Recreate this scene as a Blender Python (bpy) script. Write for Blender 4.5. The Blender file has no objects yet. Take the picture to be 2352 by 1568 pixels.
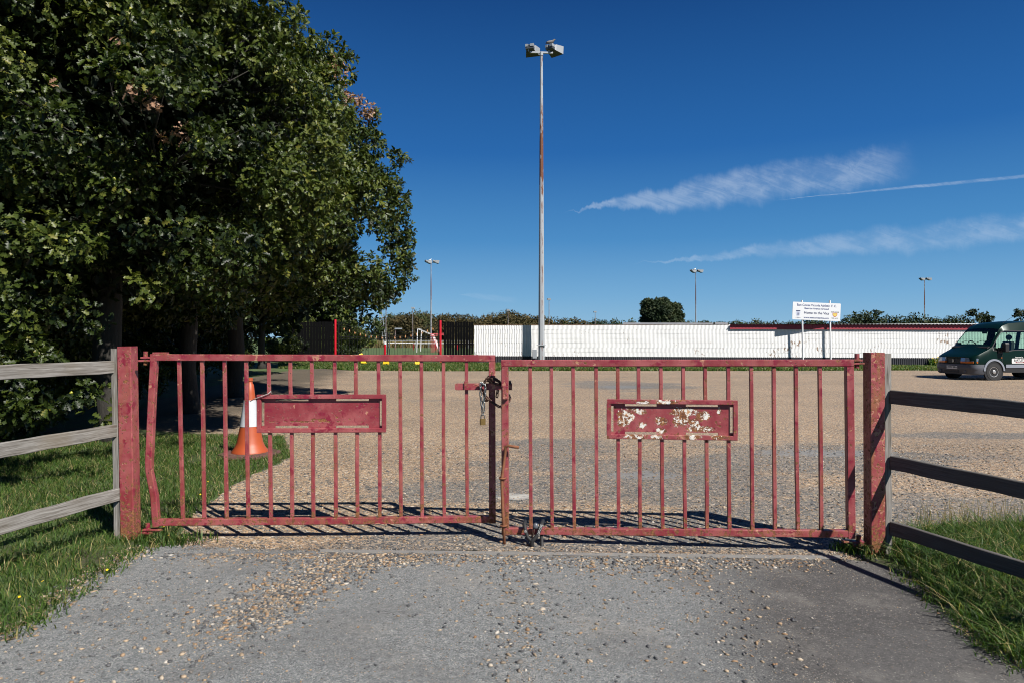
import bpy, bmesh, math, random
import numpy as np
from mathutils import Vector, Matrix
R = math.radians
rng = np.random.default_rng(7)
random.seed(7)
sc = bpy.context.scene
COL = sc.collection

# ------------------------------------------------------------------ camera, sky, sun, exposure
EYE = 1.6
cam = bpy.data.cameras.new("camera")
cam.sensor_width = 36.0
cam.lens = 24.0
cam.shift_y = -0.0034
cam.clip_end = 4000
co = bpy.data.objects.new("camera", cam)
COL.objects.link(co)
co.location = (0, 0, EYE)
co.rotation_euler = (R(90), 0, 0)
sc.camera = co

SUN = Vector((0.71, -0.78, 1.0)).normalized()          # towards the sun
EL = math.asin(SUN.z)
AZ = math.atan2(SUN.x, SUN.y)
sl = bpy.data.lights.new("sun", 'SUN')
sl.energy = 5.0
sl.angle = R(0.5)
sl.color = (1.0, 0.955, 0.895)
so = bpy.data.objects.new("sun", sl)
COL.objects.link(so)
so.rotation_euler = SUN.to_track_quat('Z', 'Y').to_euler()
so.location = (20, -20, 40)

sc.view_settings.view_transform = 'Standard'
sc.view_settings.look = 'None'
sc.view_settings.exposure = 0.78
sc.view_settings.gamma = 1.0
sc.cycles.filter_width = 1.0


class G:
    """small wrapper round a node tree"""
    def __init__(s, nt):
        s.nt = nt
    def node(s, t, **kw):
        n = s.nt.nodes.new(t)
        for k, v in kw.items():
            setattr(n, k, v)
        return n
    def put(s, sock, v):
        if hasattr(v, 'links') or isinstance(v, bpy.types.NodeSocket):
            s.nt.links.new(v, sock)
        elif v is not None:
            if hasattr(sock.default_value, '__len__') and not isinstance(v, (tuple, list)):
                sock.default_value = (v,) * len(sock.default_value)
            elif hasattr(sock.default_value, '__len__') and len(sock.default_value) == 4 and len(v) == 3:
                sock.default_value = (*v, 1)
            else:
                sock.default_value = v
    def math(s, op, a, b=None, clamp=False):
        n = s.node('ShaderNodeMath', operation=op, use_clamp=clamp)
        s.put(n.inputs[0], a)
        if b is not None:
            s.put(n.inputs[1], b)
        return n.outputs[0]
    def vmath(s, op, a, b=None):
        n = s.node('ShaderNodeVectorMath', operation=op)
        s.put(n.inputs[0], a)
        if b is not None:
            s.put(n.inputs[1], b)
        return n.outputs['Value'] if op in ('DOT_PRODUCT', 'LENGTH', 'DISTANCE') else n.outputs[0]
    def mix(s, f, a, b, bt='MIX'):
        n = s.node('ShaderNodeMix', data_type='RGBA', blend_type=bt)
        s.put(n.inputs[0], f)
        s.put(n.inputs[6], a)
        s.put(n.inputs[7], b)
        return n.outputs[2]
    def step(s, v, lo, hi):
        n = s.node('ShaderNodeMapRange', interpolation_type='SMOOTHSTEP')
        s.put(n.inputs[0], v)
        n.inputs[1].default_value = lo
        n.inputs[2].default_value = hi
        return n.outputs[0]
    def ramp(s, f, stops, interp='LINEAR'):
        n = s.node('ShaderNodeValToRGB')
        cr = n.color_ramp
        cr.interpolation = interp
        while len(cr.elements) < len(stops):
            cr.elements.new(0.5)
        for e, (p, c) in zip(cr.elements, stops):
            e.position = p
            e.color = (*c, 1) if len(c) == 3 else c
        s.put(n.inputs[0], f)
        return n.outputs[0]
    def obj(s):
        return s.node('ShaderNodeTexCoord').outputs['Object']
    def scale(s, v, sx, sy=None, sz=None):
        sy = sx if sy is None else sy
        sz = sx if sz is None else sz
        return s.vmath('MULTIPLY', v, (sx, sy, sz))
    def noise(s, v, sc_, det=3.0, rough=0.55, dist=0.0):
        n = s.node('ShaderNodeTexNoise')
        s.put(n.inputs['Vector'], v)
        n.inputs['Scale'].default_value = sc_
        n.inputs['Detail'].default_value = det
        n.inputs['Roughness'].default_value = rough
        n.inputs['Distortion'].default_value = dist
        return n.outputs[0]
    def voro(s, v, sc_, feature='F1'):
        n = s.node('ShaderNodeTexVoronoi', feature=feature)
        s.put(n.inputs['Vector'], v)
        n.inputs['Scale'].default_value = sc_
        return n
    def sep(s, v):
        n = s.node('ShaderNodeSeparateXYZ')
        s.put(n.inputs[0], v)
        return n.outputs
    def comb(s, x, y, z):
        n = s.node('ShaderNodeCombineXYZ')
        for i, q in enumerate((x, y, z)):
            s.put(n.inputs[i], q)
        return n.outputs[0]
    def bump(s, h, st, d=0.01):
        n = s.node('ShaderNodeBump')
        n.inputs['Strength'].default_value = st
        n.inputs['Distance'].default_value = d
        s.put(n.inputs['Height'], h)
        return n.outputs[0]
    def attr(s, name):
        return s.node('ShaderNodeAttribute', attribute_name=name).outputs['Fac']
    def blobs(s, v, lst, axes=(0, 1)):
        """max over soft ellipses given as (c0, c1, r0, r1); 1 in the middle, 0 at the rim"""
        out = None
        for c0, c1, r0, r1 in lst:
            c, k = [0, 0, 0], [0, 0, 0]
            c[axes[0]], c[axes[1]] = c0, c1
            k[axes[0]], k[axes[1]] = 1 / r0, 1 / r1
            d = s.vmath('LENGTH', s.vmath('MULTIPLY', s.vmath('SUBTRACT', v, tuple(c)), tuple(k)))
            m = s.math('SUBTRACT', 1.0, d)
            out = m if out is None else s.math('MAXIMUM', out, m)
        return out


# world: Nishita sky with thin cirrus streaks and a contrail drawn by direction
w = bpy.data.worlds.new("World")
sc.world = w
w.use_nodes = True
w.node_tree.nodes.clear()
g = G(w.node_tree)
sky = g.node('ShaderNodeTexSky', sky_type='NISHITA')
sky.sun_disc = False
sky.sun_elevation = EL
sky.sun_rotation = AZ
sky.altitude = 0
sky.air_density = 1.0
sky.dust_density = 0.0
sky.ozone_density = 2.2
SKY_K = 0.06
hs = g.node('ShaderNodeHueSaturation')
hs.inputs['Saturation'].default_value = 1.1
hs.inputs['Value'].default_value = 0.9
g.put(hs.inputs['Color'], sky.outputs[0])
d = g.node('ShaderNodeTexCoord').outputs['Generated']
dx, dy, dz = g.sep(d)
dyc = g.math('MAXIMUM', dy, 0.05)
u = g.math('DIVIDE', dx, dyc)
v = g.math('DIVIDE', dz, dyc)


def streak(p0, p1, half, k, taper, fine, peak=None):
    """a cirrus band from p0 to p1 in (u, v) with half width, streaky noise"""
    (x0, y0), (x1, y1) = p0, p1
    L = math.hypot(x1 - x0, y1 - y0)
    ax, ay = (x1 - x0) / L, (y1 - y0) / L
    a = g.math('ADD', g.math('MULTIPLY', g.math('SUBTRACT', u, x0), ax / L), g.math('MULTIPLY', g.math('SUBTRACT', v, y0), ay / L))
    t = g.math('ADD', g.math('MULTIPLY', g.math('SUBTRACT', u, x0), -ay), g.math('MULTIPLY', g.math('SUBTRACT', v, y0), ax))
    wv = g.noise(g.comb(g.math('MULTIPLY', a, 9 * L / 0.45), g.math('MULTIPLY', t, 8.0), peak or 0.0), 1.0, 5, 0.62)
    t2 = g.math('ADD', t, g.math('MULTIPLY', g.math('SUBTRACT', wv, 0.5), half * 1.3))
    width = g.math('MULTIPLY', g.math('POWER', g.math('MULTIPLY', g.step(a, 0.0, taper), 1.0), 0.8), half)
    width = g.math('MAXIMUM', width, 0.0005)
    m = g.math('SUBTRACT', 1.0, g.math('ABSOLUTE', g.math('DIVIDE', t2, width)), True)
    ends = g.math('MULTIPLY', g.step(a, 0.0, 0.10), g.math('SUBTRACT', 1.0, g.step(a, 0.86, 1.05)))
    # fibres slanting across the band
    fu = g.math('ADD', g.math('MULTIPLY', u, fine), g.math('MULTIPLY', v, fine * 1.5))
    fv = g.math('ADD', g.math('MULTIPLY', u, fine * 1.1), g.math('MULTIPLY', v, fine * 3.2))
    warp = g.math('MULTIPLY', g.math('SUBTRACT', g.noise(g.comb(g.math('MULTIPLY', u, 7.0), g.math('MULTIPLY', v, 16.0), 1.0), 1.0, 3), 0.5), 5.0)
    fb = g.noise(g.comb(g.math('ADD', fu, warp), fv, 3.0), 1.0, 7, 0.70, 0.6)
    pat = g.step(g.noise(g.comb(g.math('MULTIPLY', u, 14.0), g.math('MULTIPLY', v, 22.0), 9.0), 1.0, 4, 0.6), 0.25, 0.7)
    fb = g.math('MULTIPLY', g.math('ADD', fb, 0.12), g.math('ADD', 0.45, g.math('MULTIPLY', pat, 0.7)))
    m = g.math('MULTIPLY', g.math('MULTIPLY', g.step(m, 0.0, 0.75), ends), g.math('ADD', 0.25, g.math('MULTIPLY', g.step(fb, 0.25, 0.80), 0.75)))
    return g.math('MULTIPLY', m, k)


def uv(x, y):
    return ((x - 1176) / 1568, (776 - y) / 1568)


c1 = streak(uv(1285, 492), uv(2080, 372), 0.033, 0.37, 0.55, 26.0, 1.7)
c2 = streak(uv(1430, 610), uv(2700, 490), 0.026, 0.30, 0.60, 20.0, 4.2)
c3 = streak(uv(1760, 462), uv(2700, 372), 0.0034, 0.34, 0.50, 60.0, 8.9)
c4 = streak(uv(1050, 676), uv(1190, 690), 0.006, 0.10, 0.40, 30.0, 6.0)
cm = g.math('MAXIMUM', g.math('MAXIMUM', c1, c2), g.math('MAXIMUM', c3, c4))
cm = g.math('MULTIPLY', cm, g.step(dy, 0.05, 0.2))
# the deep polarised blue of the photograph: the Nishita colour pulled towards a clear-air gradient by elevation
lin = lambda r_, g_, b_: tuple(((q / 255 + .055) / 1.055) ** 2.4 / 1.717 / SKY_K / 12.0 for q in (r_, g_, b_))
deep = g.ramp(g.math('MAXIMUM', dz, 0.0), [(0.0, lin(142, 188, 219)), (0.06, lin(113, 169, 213)), (0.14, lin(72, 139, 197)), (0.26, lin(36, 102, 172)), (0.46, lin(16, 66, 128)), (1.0, lin(14, 46, 95))])
deep = g.vmath('SCALE', deep)
deep.node.inputs['Scale'].default_value = 12.0
skyc = g.mix(0.95, hs.outputs[0], deep)
skyc = g.mix(cm, skyc, tuple(q / SKY_K for q in (0.36, 0.42, 0.50)))
bg = g.node('ShaderNodeBackground')
bg.inputs['Strength'].default_value = SKY_K
g.put(bg.inputs['Color'], skyc)
g.nt.links.new(bg.outputs[0], g.node('ShaderNodeOutputWorld').inputs[0])


# ------------------------------------------------------------------ helpers: layout
def ground(x, y, z=0.0):
    """point of the ground seen at picture position (x, y) on a 2352 x 1568 picture"""
    t = 1568 * (EYE - z) / (y - 776)
    return Vector(((x - 1176) / 1568 * t, t, z))


def at(x, y, Y):
    return Vector(((x - 1176) / 1568 * Y, Y, EYE + (776 - y) / 1568 * Y))


class Plane:
    """vertical plane through two ground points; p(x, y, back) is the point of it seen at (x, y)"""
    def __init__(s, A, B):
        s.A, s.B = Vector((A[0], A[1], 0)), Vector((B[0], B[1], 0))
        s.dir = (s.B - s.A).normalized()
        s.n = Vector((-s.dir.y, s.dir.x, 0))           # away from the camera
    def p(s, x, y, back=0.0):
        u = (x - 1176) / 1568
        t = s.n.dot(s.A) / (s.n.x * u + s.n.y)
        return Vector((u * t, t, EYE + (776 - y) / 1568 * t)) + s.n * back


# ------------------------------------------------------------------ helpers: objects
def tag(o, label=None, cat=None, group=None, kind=None):
    if label: o['label'] = label
    if cat: o['category'] = cat
    if group: o['group'] = group
    if kind or (label and cat): o['kind'] = kind or 'thing'
    return o


def thing(name, loc, label, cat, group=None):
    o = bpy.data.objects.new(name, None)
    COL.objects.link(o)
    o.location = loc
    o.empty_display_size = 0.2
    return tag(o, label, cat, group)


def world_loc(o):
    p = Vector(o.location)
    while o.parent:
        o = o.parent
        p = p + Vector(o.location)
    return p


class MB:
    """collects shapes in world coordinates and links them as one mesh object"""
    def __init__(s):
        s.v, s.f = [], []
    def add(s, vs, fs):
        k = len(s.v)
        s.v += [tuple(q) for q in vs]
        s.f += [tuple(i + k for i in f) for f in fs]
        return s
    def box(s, c, size, rz=0.0, ch=0.0):
        a = Vector(c) - Vector((0, 0, size[2] / 2))
        b = Vector(c) + Vector((0, 0, size[2] / 2))
        return s.bar(a, b, size[0], size[1], Vector((math.cos(rz), math.sin(rz), 0)), ch)
    def bar(s, a, b, w, d, side, ch=0.0025):
        return s.path([a, b], w, d, side, ch)
    def path(s, pts, w, d, side, ch=0.0025, wl=None):
        pts = [Vector(p) for p in pts]
        rings = []
        for i, p in enumerate(pts):
            ax = (pts[min(i + 1, len(pts) - 1)] - pts[max(i - 1, 0)]).normalized()
            sd = Vector(side)
            sd = (sd - ax * sd.dot(ax)).normalized()
            t = ax.cross(sd)
            ww, dd = (w, d) if wl is None else wl[i]
            hx, hy = ww / 2, dd / 2
            if ch > 0:
                q = [(-hx + ch, -hy), (hx - ch, -hy), (hx, -hy + ch), (hx, hy - ch), (hx - ch, hy), (-hx + ch, hy), (-hx, hy - ch), (-hx, -hy + ch)]
            else:
                q = [(-hx, -hy), (hx, -hy), (hx, hy), (-hx, hy)]
            rings.append([p + sd * x + t * y for x, y in q])
        return s.loft(rings)
    def loft(s, rings, cap=True):
        n = len(rings[0])
        vs = [p for r in rings for p in r]
        fs = []
        for k in range(len(rings) - 1):
            for i in range(n):
                j = (i + 1) % n
                fs.append((k * n + i, k * n + j, (k + 1) * n + j, (k + 1) * n + i))
        if cap:
            fs.append(tuple(range(n))[::-1])
            fs.append(tuple((len(rings) - 1) * n + i for i in range(n)))
        return s.add(vs, fs)
    def tube(s, pts, rad, n=8, cap=True):
        pts = [Vector(p) for p in pts]
        if not hasattr(rad, '__len__'):
            rad = [rad] * len(pts)
        rings = []
        ref = None
        for i, p in enumerate(pts):
            ax = (pts[min(i + 1, len(pts) - 1)] - pts[max(i - 1, 0)]).normalized()
            if ref is None:
                ref = Vector((0, 0, 1)) if abs(ax.z) < 0.9 else Vector((1, 0, 0))
            sd = (ref - ax * ref.dot(ax)).normalized()
            ref = sd
            t = ax.cross(sd)
            rings.append([p + (sd * math.cos(2 * math.pi * k / n) + t * math.sin(2 * math.pi * k / n)) * rad[i] for k in range(n)])
        return s.loft(rings, cap)
    def lathe(s, prof, n, c=(0, 0, 0), ax=None, cap=True):
        """prof: list of (r, h) along axis ax from c"""
        c = Vector(c)
        ax = Vector(ax or (0, 0, 1)).normalized()
        ref = Vector((1, 0, 0)) if abs(ax.x) < 0.9 else Vector((0, 1, 0))
        sd = (ref - ax * ref.dot(ax)).normalized()
        t = ax.cross(sd)
        rings = [[c + ax * h + (sd * math.cos(2 * math.pi * (k + .5) / n) + t * math.sin(2 * math.pi * (k + .5) / n)) * max(r, 1e-4) for k in range(n)] for r, h in prof]
        return s.loft(rings, cap)
    def ball(s, c, r, n=8, m=6, rot=None):
        c = Vector(c)
        r = Vector(r) if hasattr(r, '__len__') else Vector((r, r, r))
        vs = []
        for i in range(m + 1):
            th = math.pi * i / m
            for k in range(n):
                ph = 2 * math.pi * k / n
                q = Vector((math.sin(th) * math.cos(ph) * r.x, math.sin(th) * math.sin(ph) * r.y, math.cos(th) * r.z))
                if rot is not None:
                    q = rot @ q
                vs.append(c + q)
        fs = [(i * n + k, i * n + (k + 1) % n, (i + 1) * n + (k + 1) % n, (i + 1) * n + k) for i in range(m) for k in range(n)]
        return s.add(vs, fs)
    def build(s, name, mat, parent=None, origin=None, smooth=False, label=None, weld=False):
        o0 = world_loc(parent) if parent is not None else Vector(origin or (0, 0, 0))
        me = bpy.data.meshes.new(name)
        me.from_pydata([(p[0] - o0.x, p[1] - o0.y, p[2] - o0.z) for p in s.v], [], s.f)
        bm = bmesh.new()
        bm.from_mesh(me)
        if weld:
            bmesh.ops.remove_doubles(bm, verts=bm.verts, dist=1e-4)
        bmesh.ops.recalc_face_normals(bm, faces=bm.faces)
        if smooth:
            for f in bm.faces:
                f.smooth = True
            if smooth is not True:
                for e in bm.edges:
                    if len(e.link_faces) == 2 and e.calc_face_angle(0) > R(smooth):
                        e.smooth = False
        bm.to_mesh(me)
        bm.free()
        me.materials.append(mat)
        o = bpy.data.objects.new(name, me)
        COL.objects.link(o)
        if parent is not None:
            o.parent = parent
        else:
            o.location = o0
        if label:
            o['label'] = label
        return o


def copy_tree(o, parent=None):
    c = o.copy()
    COL.objects.link(c)
    c.parent = parent
    for ch in o.children:
        copy_tree(ch, c)
    return c


def np_mesh(name, V, F, mat, parent=None, origin=(0, 0, 0), tint=None, smooth=False):
    """V (n,3) world, F list of index arrays (m,k) grouped by face size"""
    o0 = world_loc(parent) if parent is not None else Vector(origin)
    me = bpy.data.meshes.new(name)
    V = np.asarray(V, dtype=np.float32) - np.array(o0, dtype=np.float32)
    me.vertices.add(len(V))
    me.vertices.foreach_set('co', V.ravel())
    loops = np.concatenate([f.ravel() for f in F]).astype(np.int32)
    sizes = np.concatenate([np.full(len(f), f.shape[1]) for f in F]).astype(np.int32)
    starts = np.concatenate([[0], np.cumsum(sizes)[:-1]]).astype(np.int32)
    me.loops.add(len(loops))
    me.loops.foreach_set('vertex_index', loops)
    me.polygons.add(len(sizes))
    me.polygons.foreach_set('loop_start', starts)
    if smooth:
        me.polygons.foreach_set('use_smooth', np.ones(len(sizes), dtype=bool))
    me.update(calc_edges=True)
    if tint is not None:
        a = me.attributes.new('tint', 'FLOAT', 'POINT')
        a.data.foreach_set('value', np.asarray(tint, dtype=np.float32))
    me.materials.append(mat)
    o = bpy.data.objects.new(name, me)
    COL.objects.link(o)
    if parent is not None:
        o.parent = parent
    else:
        o.location = o0
    return o


def text_mesh(name, body, size, mat, parent, pos, right, up, align='CENTER', depth=0.0, bold=0.0, sx=1.0):
    cu = bpy.data.curves.new(name, 'FONT')
    cu.body = body
    cu.size = size
    cu.align_x = align
    cu.align_y = 'CENTER'
    cu.extrude = depth
    cu.offset = bold
    cu.resolution_u = 3
    t = bpy.data.objects.new(name, cu)
    COL.objects.link(t)
    me = bpy.data.meshes.new_from_object(t.evaluated_get(bpy.context.evaluated_depsgraph_get()))
    bpy.data.objects.remove(t)
    me.name = name
    right = Vector(right).normalized()
    up = Vector(up).normalized()
    nn = right.cross(up)
    o0 = Vector(pos) - world_loc(parent)
    for vv in me.vertices:
        vv.co = o0 + right * vv.co.x * sx + up * vv.co.y + nn * vv.co.z
    me.materials.clear()
    me.materials.append(mat)
    o = bpy.data.objects.new(name, me)
    COL.objects.link(o)
    o.parent = parent
    return o

# ------------------------------------------------------------------ materials
def M(name):
    m = bpy.data.materials.new(name)
    m.use_nodes = True
    nt = m.node_tree
    b = nt.nodes['Principled BSDF']
    return m, G(nt), b


def plain(name, col, rough=0.6, metal=0.0, var=0.15, sc_=6.0, bump=0.0):
    m, g, b = M(name)
    o = g.obj()
    n = g.noise(o, sc_, 5, 0.6)
    c = g.mix(n, tuple(q * (1 - var) for q in col), tuple(min(1, q * (1 + var)) for q in col))
    g.put(b.inputs['Base Color'], c)
    b.inputs['Roughness'].default_value = rough
    b.inputs['Metallic'].default_value = metal
    if bump:
        g.put(b.inputs['Normal'], g.bump(g.noise(o, sc_ * 6, 4), bump, 0.004))
    return m


def red_paint(name, rust=0.0, salmon=0.0, low=0.0, top=0.0, patches=None, whites=None, big=1.0, streak=0.0):
    """old chalky red gloss over undercoat over rust; low: rust creeping up from below, top: chips along the top edge at that height"""
    m, g, b = M(name)
    o = g.obj()
    x, y, z = g.sep(o)
    n1 = g.noise(o, 4.2, 6, 0.65)
    n2 = g.noise(g.vmath('ADD', o, (7, 3, 1)), 11, 5, 0.6)
    n3 = g.noise(g.vmath('ADD', o, (1, 9, 4)), 26 * big, 6, 0.62)
    n4 = g.noise(g.vmath('ADD', o, (5, 2, 8)), 17 * big, 5, 0.6, 0.6)
    fine = g.noise(o, 160, 3)
    base = g.mix(g.step(n1, 0.35, 0.68), (0.215, 0.024, 0.034), (0.345, 0.092, 0.092))
    base = g.mix(g.step(n2, 0.56, 0.63), base, (0.20, 0.010, 0.030))
    base = g.mix(g.math('MULTIPLY', g.step(fine, 0.5, 0.75), 0.35), base, (0.20, 0.05, 0.05))
    if streak:
        base = g.mix(g.math('MULTIPLY', g.step(g.noise(g.scale(g.vmath('ADD', o, (2, 2, 6)), 1, 1, .22), 24, 5, .6), 0.47, 0.66), streak), base, (0.26, 0.105, 0.05))
    f_s = g.step(g.math('ADD', n4, salmon), 0.665, 0.675)
    if top:
        f_s = g.math('MAXIMUM', f_s, g.step(g.math('ADD', n4, g.math('MULTIPLY', g.step(z, top - 0.028, top - 0.004), 0.30)), 0.80, 0.815))
    base = g.mix(f_s, base, g.ramp(g.noise(o, 40, 4, 0.6), [(0.35, (0.30, 0.10, 0.075)), (0.5, (0.44, 0.19, 0.135)), (0.62, (0.40, 0.21, 0.10))]))
    rn = g.math('ADD', n3, rust)
    if low:
        fall = g.math('SUBTRACT', 1.0, g.step(z, 0.05, low), True)
        rn = g.math('ADD', rn, g.math('MULTIPLY', fall, 0.17))
    if patches:
        rn = g.math('ADD', rn, g.math('MULTIPLY', g.math('MAXIMUM', g.blobs(o, patches, (0, 2)), 0.0), 0.22))
    f_r = g.step(rn, 0.632, 0.655)
    rustc = g.ramp(g.noise(o, 60, 6, 0.7), [(0.25, (0.045, 0.020, 0.012)), (0.48, (0.16, 0.058, 0.022)), (0.72, (0.36, 0.155, 0.05))])
    f_w = None
    if whites:
        wn = g.math('ADD', g.math('MULTIPLY', g.blobs(o, whites, (0, 2)), 1.1), g.math('MULTIPLY', g.math('SUBTRACT', g.noise(o, 24, 8, 0.72, 0.8), 0.5), 3.0))
        edge = g.step(wn, 0.20, 0.24)
        inner = g.math('MULTIPLY', g.step(wn, 0.27, 0.31), g.step(g.math('ADD', g.noise(g.vmath('ADD', o, (0.7, 3, 2)), 26, 7, 0.7, 0.6), g.math('MULTIPLY', g.math('SUBTRACT', wn, 0.5), 0.10)), 0.505, 0.53))
        base = g.mix(f_r, base, rustc)
        base = g.mix(edge, base, rustc)
        wc = g.mix(g.step(g.noise(o, 34, 6, 0.7), 0.50, 0.62), (0.70, 0.68, 0.63), (0.46, 0.22, 0.08))
        base = g.mix(inner, base, wc)
        f_r = g.math('MAXIMUM', f_r, edge)
    else:
        base = g.mix(f_r, base, rustc)
    pits = g.math('MAXIMUM', g.step(g.noise(o, 95, 2), 0.67, 0.70), g.step(g.noise(g.vmath('ADD', o, (3, 3, 3)), 38, 4, 0.6), 0.69, 0.71))
    base = g.mix(pits, base, (0.05, 0.020, 0.016))
    g.put(b.inputs['Base Color'], base)
    g.put(b.inputs['Roughness'], g.mix(f_r, (0.42,) * 3, (0.9,) * 3))
    h = g.math('SUBTRACT', g.math('MULTIPLY', fine, 0.25), g.math('ADD', g.math('MULTIPLY', f_s, 0.5), g.math('ADD', f_r, g.math('MULTIPLY', pits, 0.8))))
    g.put(b.inputs['Normal'], g.bump(h, 0.55, 0.0022))
    return m


def weathered_wood(name, dark=0.0):
    m, g, b = M(name)
    o = g.obj()
    # grain along the piece: attributes give along/across coordinates
    a = g.attr('along')
    c = g.attr('across')
    p = g.comb(g.math('MULTIPLY', a, 2.0), g.math('MULTIPLY', c, 46.0), 0.0)
    gr = g.noise(p, 1.6, 6, 0.65, 0.9)
    kn = g.voro(g.comb(g.math('MULTIPLY', a, 2.2), g.math('MULTIPLY', c, 9.0), 0.0), 1.0)
    knot = g.math('SUBTRACT', 1.0, g.step(kn.outputs['Distance'], 0.05, 0.16))
    col = g.ramp(gr, [(0.28, (0.035, 0.030, 0.025)), (0.42, (0.14, 0.128, 0.112)), (0.58, (0.25, 0.238, 0.22)), (0.75, (0.37, 0.36, 0.34))])
    col = g.mix(g.math('MULTIPLY', knot, 0.8), col, (0.07, 0.05, 0.04))
    col = g.mix(g.step(g.noise(o, 2.2, 3), 0.42, 0.68), col, g.mix(0.5, col, (0.16, 0.13, 0.085)))
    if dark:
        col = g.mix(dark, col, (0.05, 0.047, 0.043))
    g.put(b.inputs['Base Color'], col)
    b.inputs['Roughness'].default_value = 0.85
    g.put(b.inputs['Normal'], g.bump(gr, 0.6, 0.004))
    return m


def foliage(name, stops, rough=0.42, trans=0.25, spec=0.5):
    m, g, b = M(name)
    t = g.attr('tint')
    col = g.ramp(t, stops)
    g.put(b.inputs['Base Color'], col)
    b.inputs['Roughness'].default_value = rough
    b.inputs['Specular IOR Level'].default_value = spec
    tr = g.node('ShaderNodeBsdfTranslucent')
    g.put(tr.inputs['Color'], g.mix(1.0, col, (1.5, 1.7, 0.6), 'MULTIPLY'))
    mx = g.node('ShaderNodeMixShader')
    mx.inputs[0].default_value = trans
    g.nt.links.new(b.outputs[0], mx.inputs[1])
    g.nt.links.new(tr.outputs[0], mx.inputs[2])
    g.nt.links.new(mx.outputs[0], g.nt.nodes['Material Output'].inputs[0])
    return m


STONES = [(0.0, (0.045, 0.050, 0.056)), (0.20, (0.12, 0.125, 0.13)), (0.34, (0.24, 0.20, 0.155)), (0.52, (0.42, 0.30, 0.175)),
          (0.66, (0.33, 0.18, 0.08)), (0.80, (0.54, 0.41, 0.27)), (0.93, (0.58, 0.49, 0.37)), (1.0, (0.66, 0.62, 0.55))]
GREYS = [(0.0, (0.040, 0.043, 0.047)), (0.25, (0.095, 0.10, 0.105)), (0.52, (0.185, 0.182, 0.172)), (0.74, (0.30, 0.255, 0.195)), (0.9, (0.40, 0.29, 0.18)), (1.0, (0.56, 0.52, 0.46))]


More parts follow.
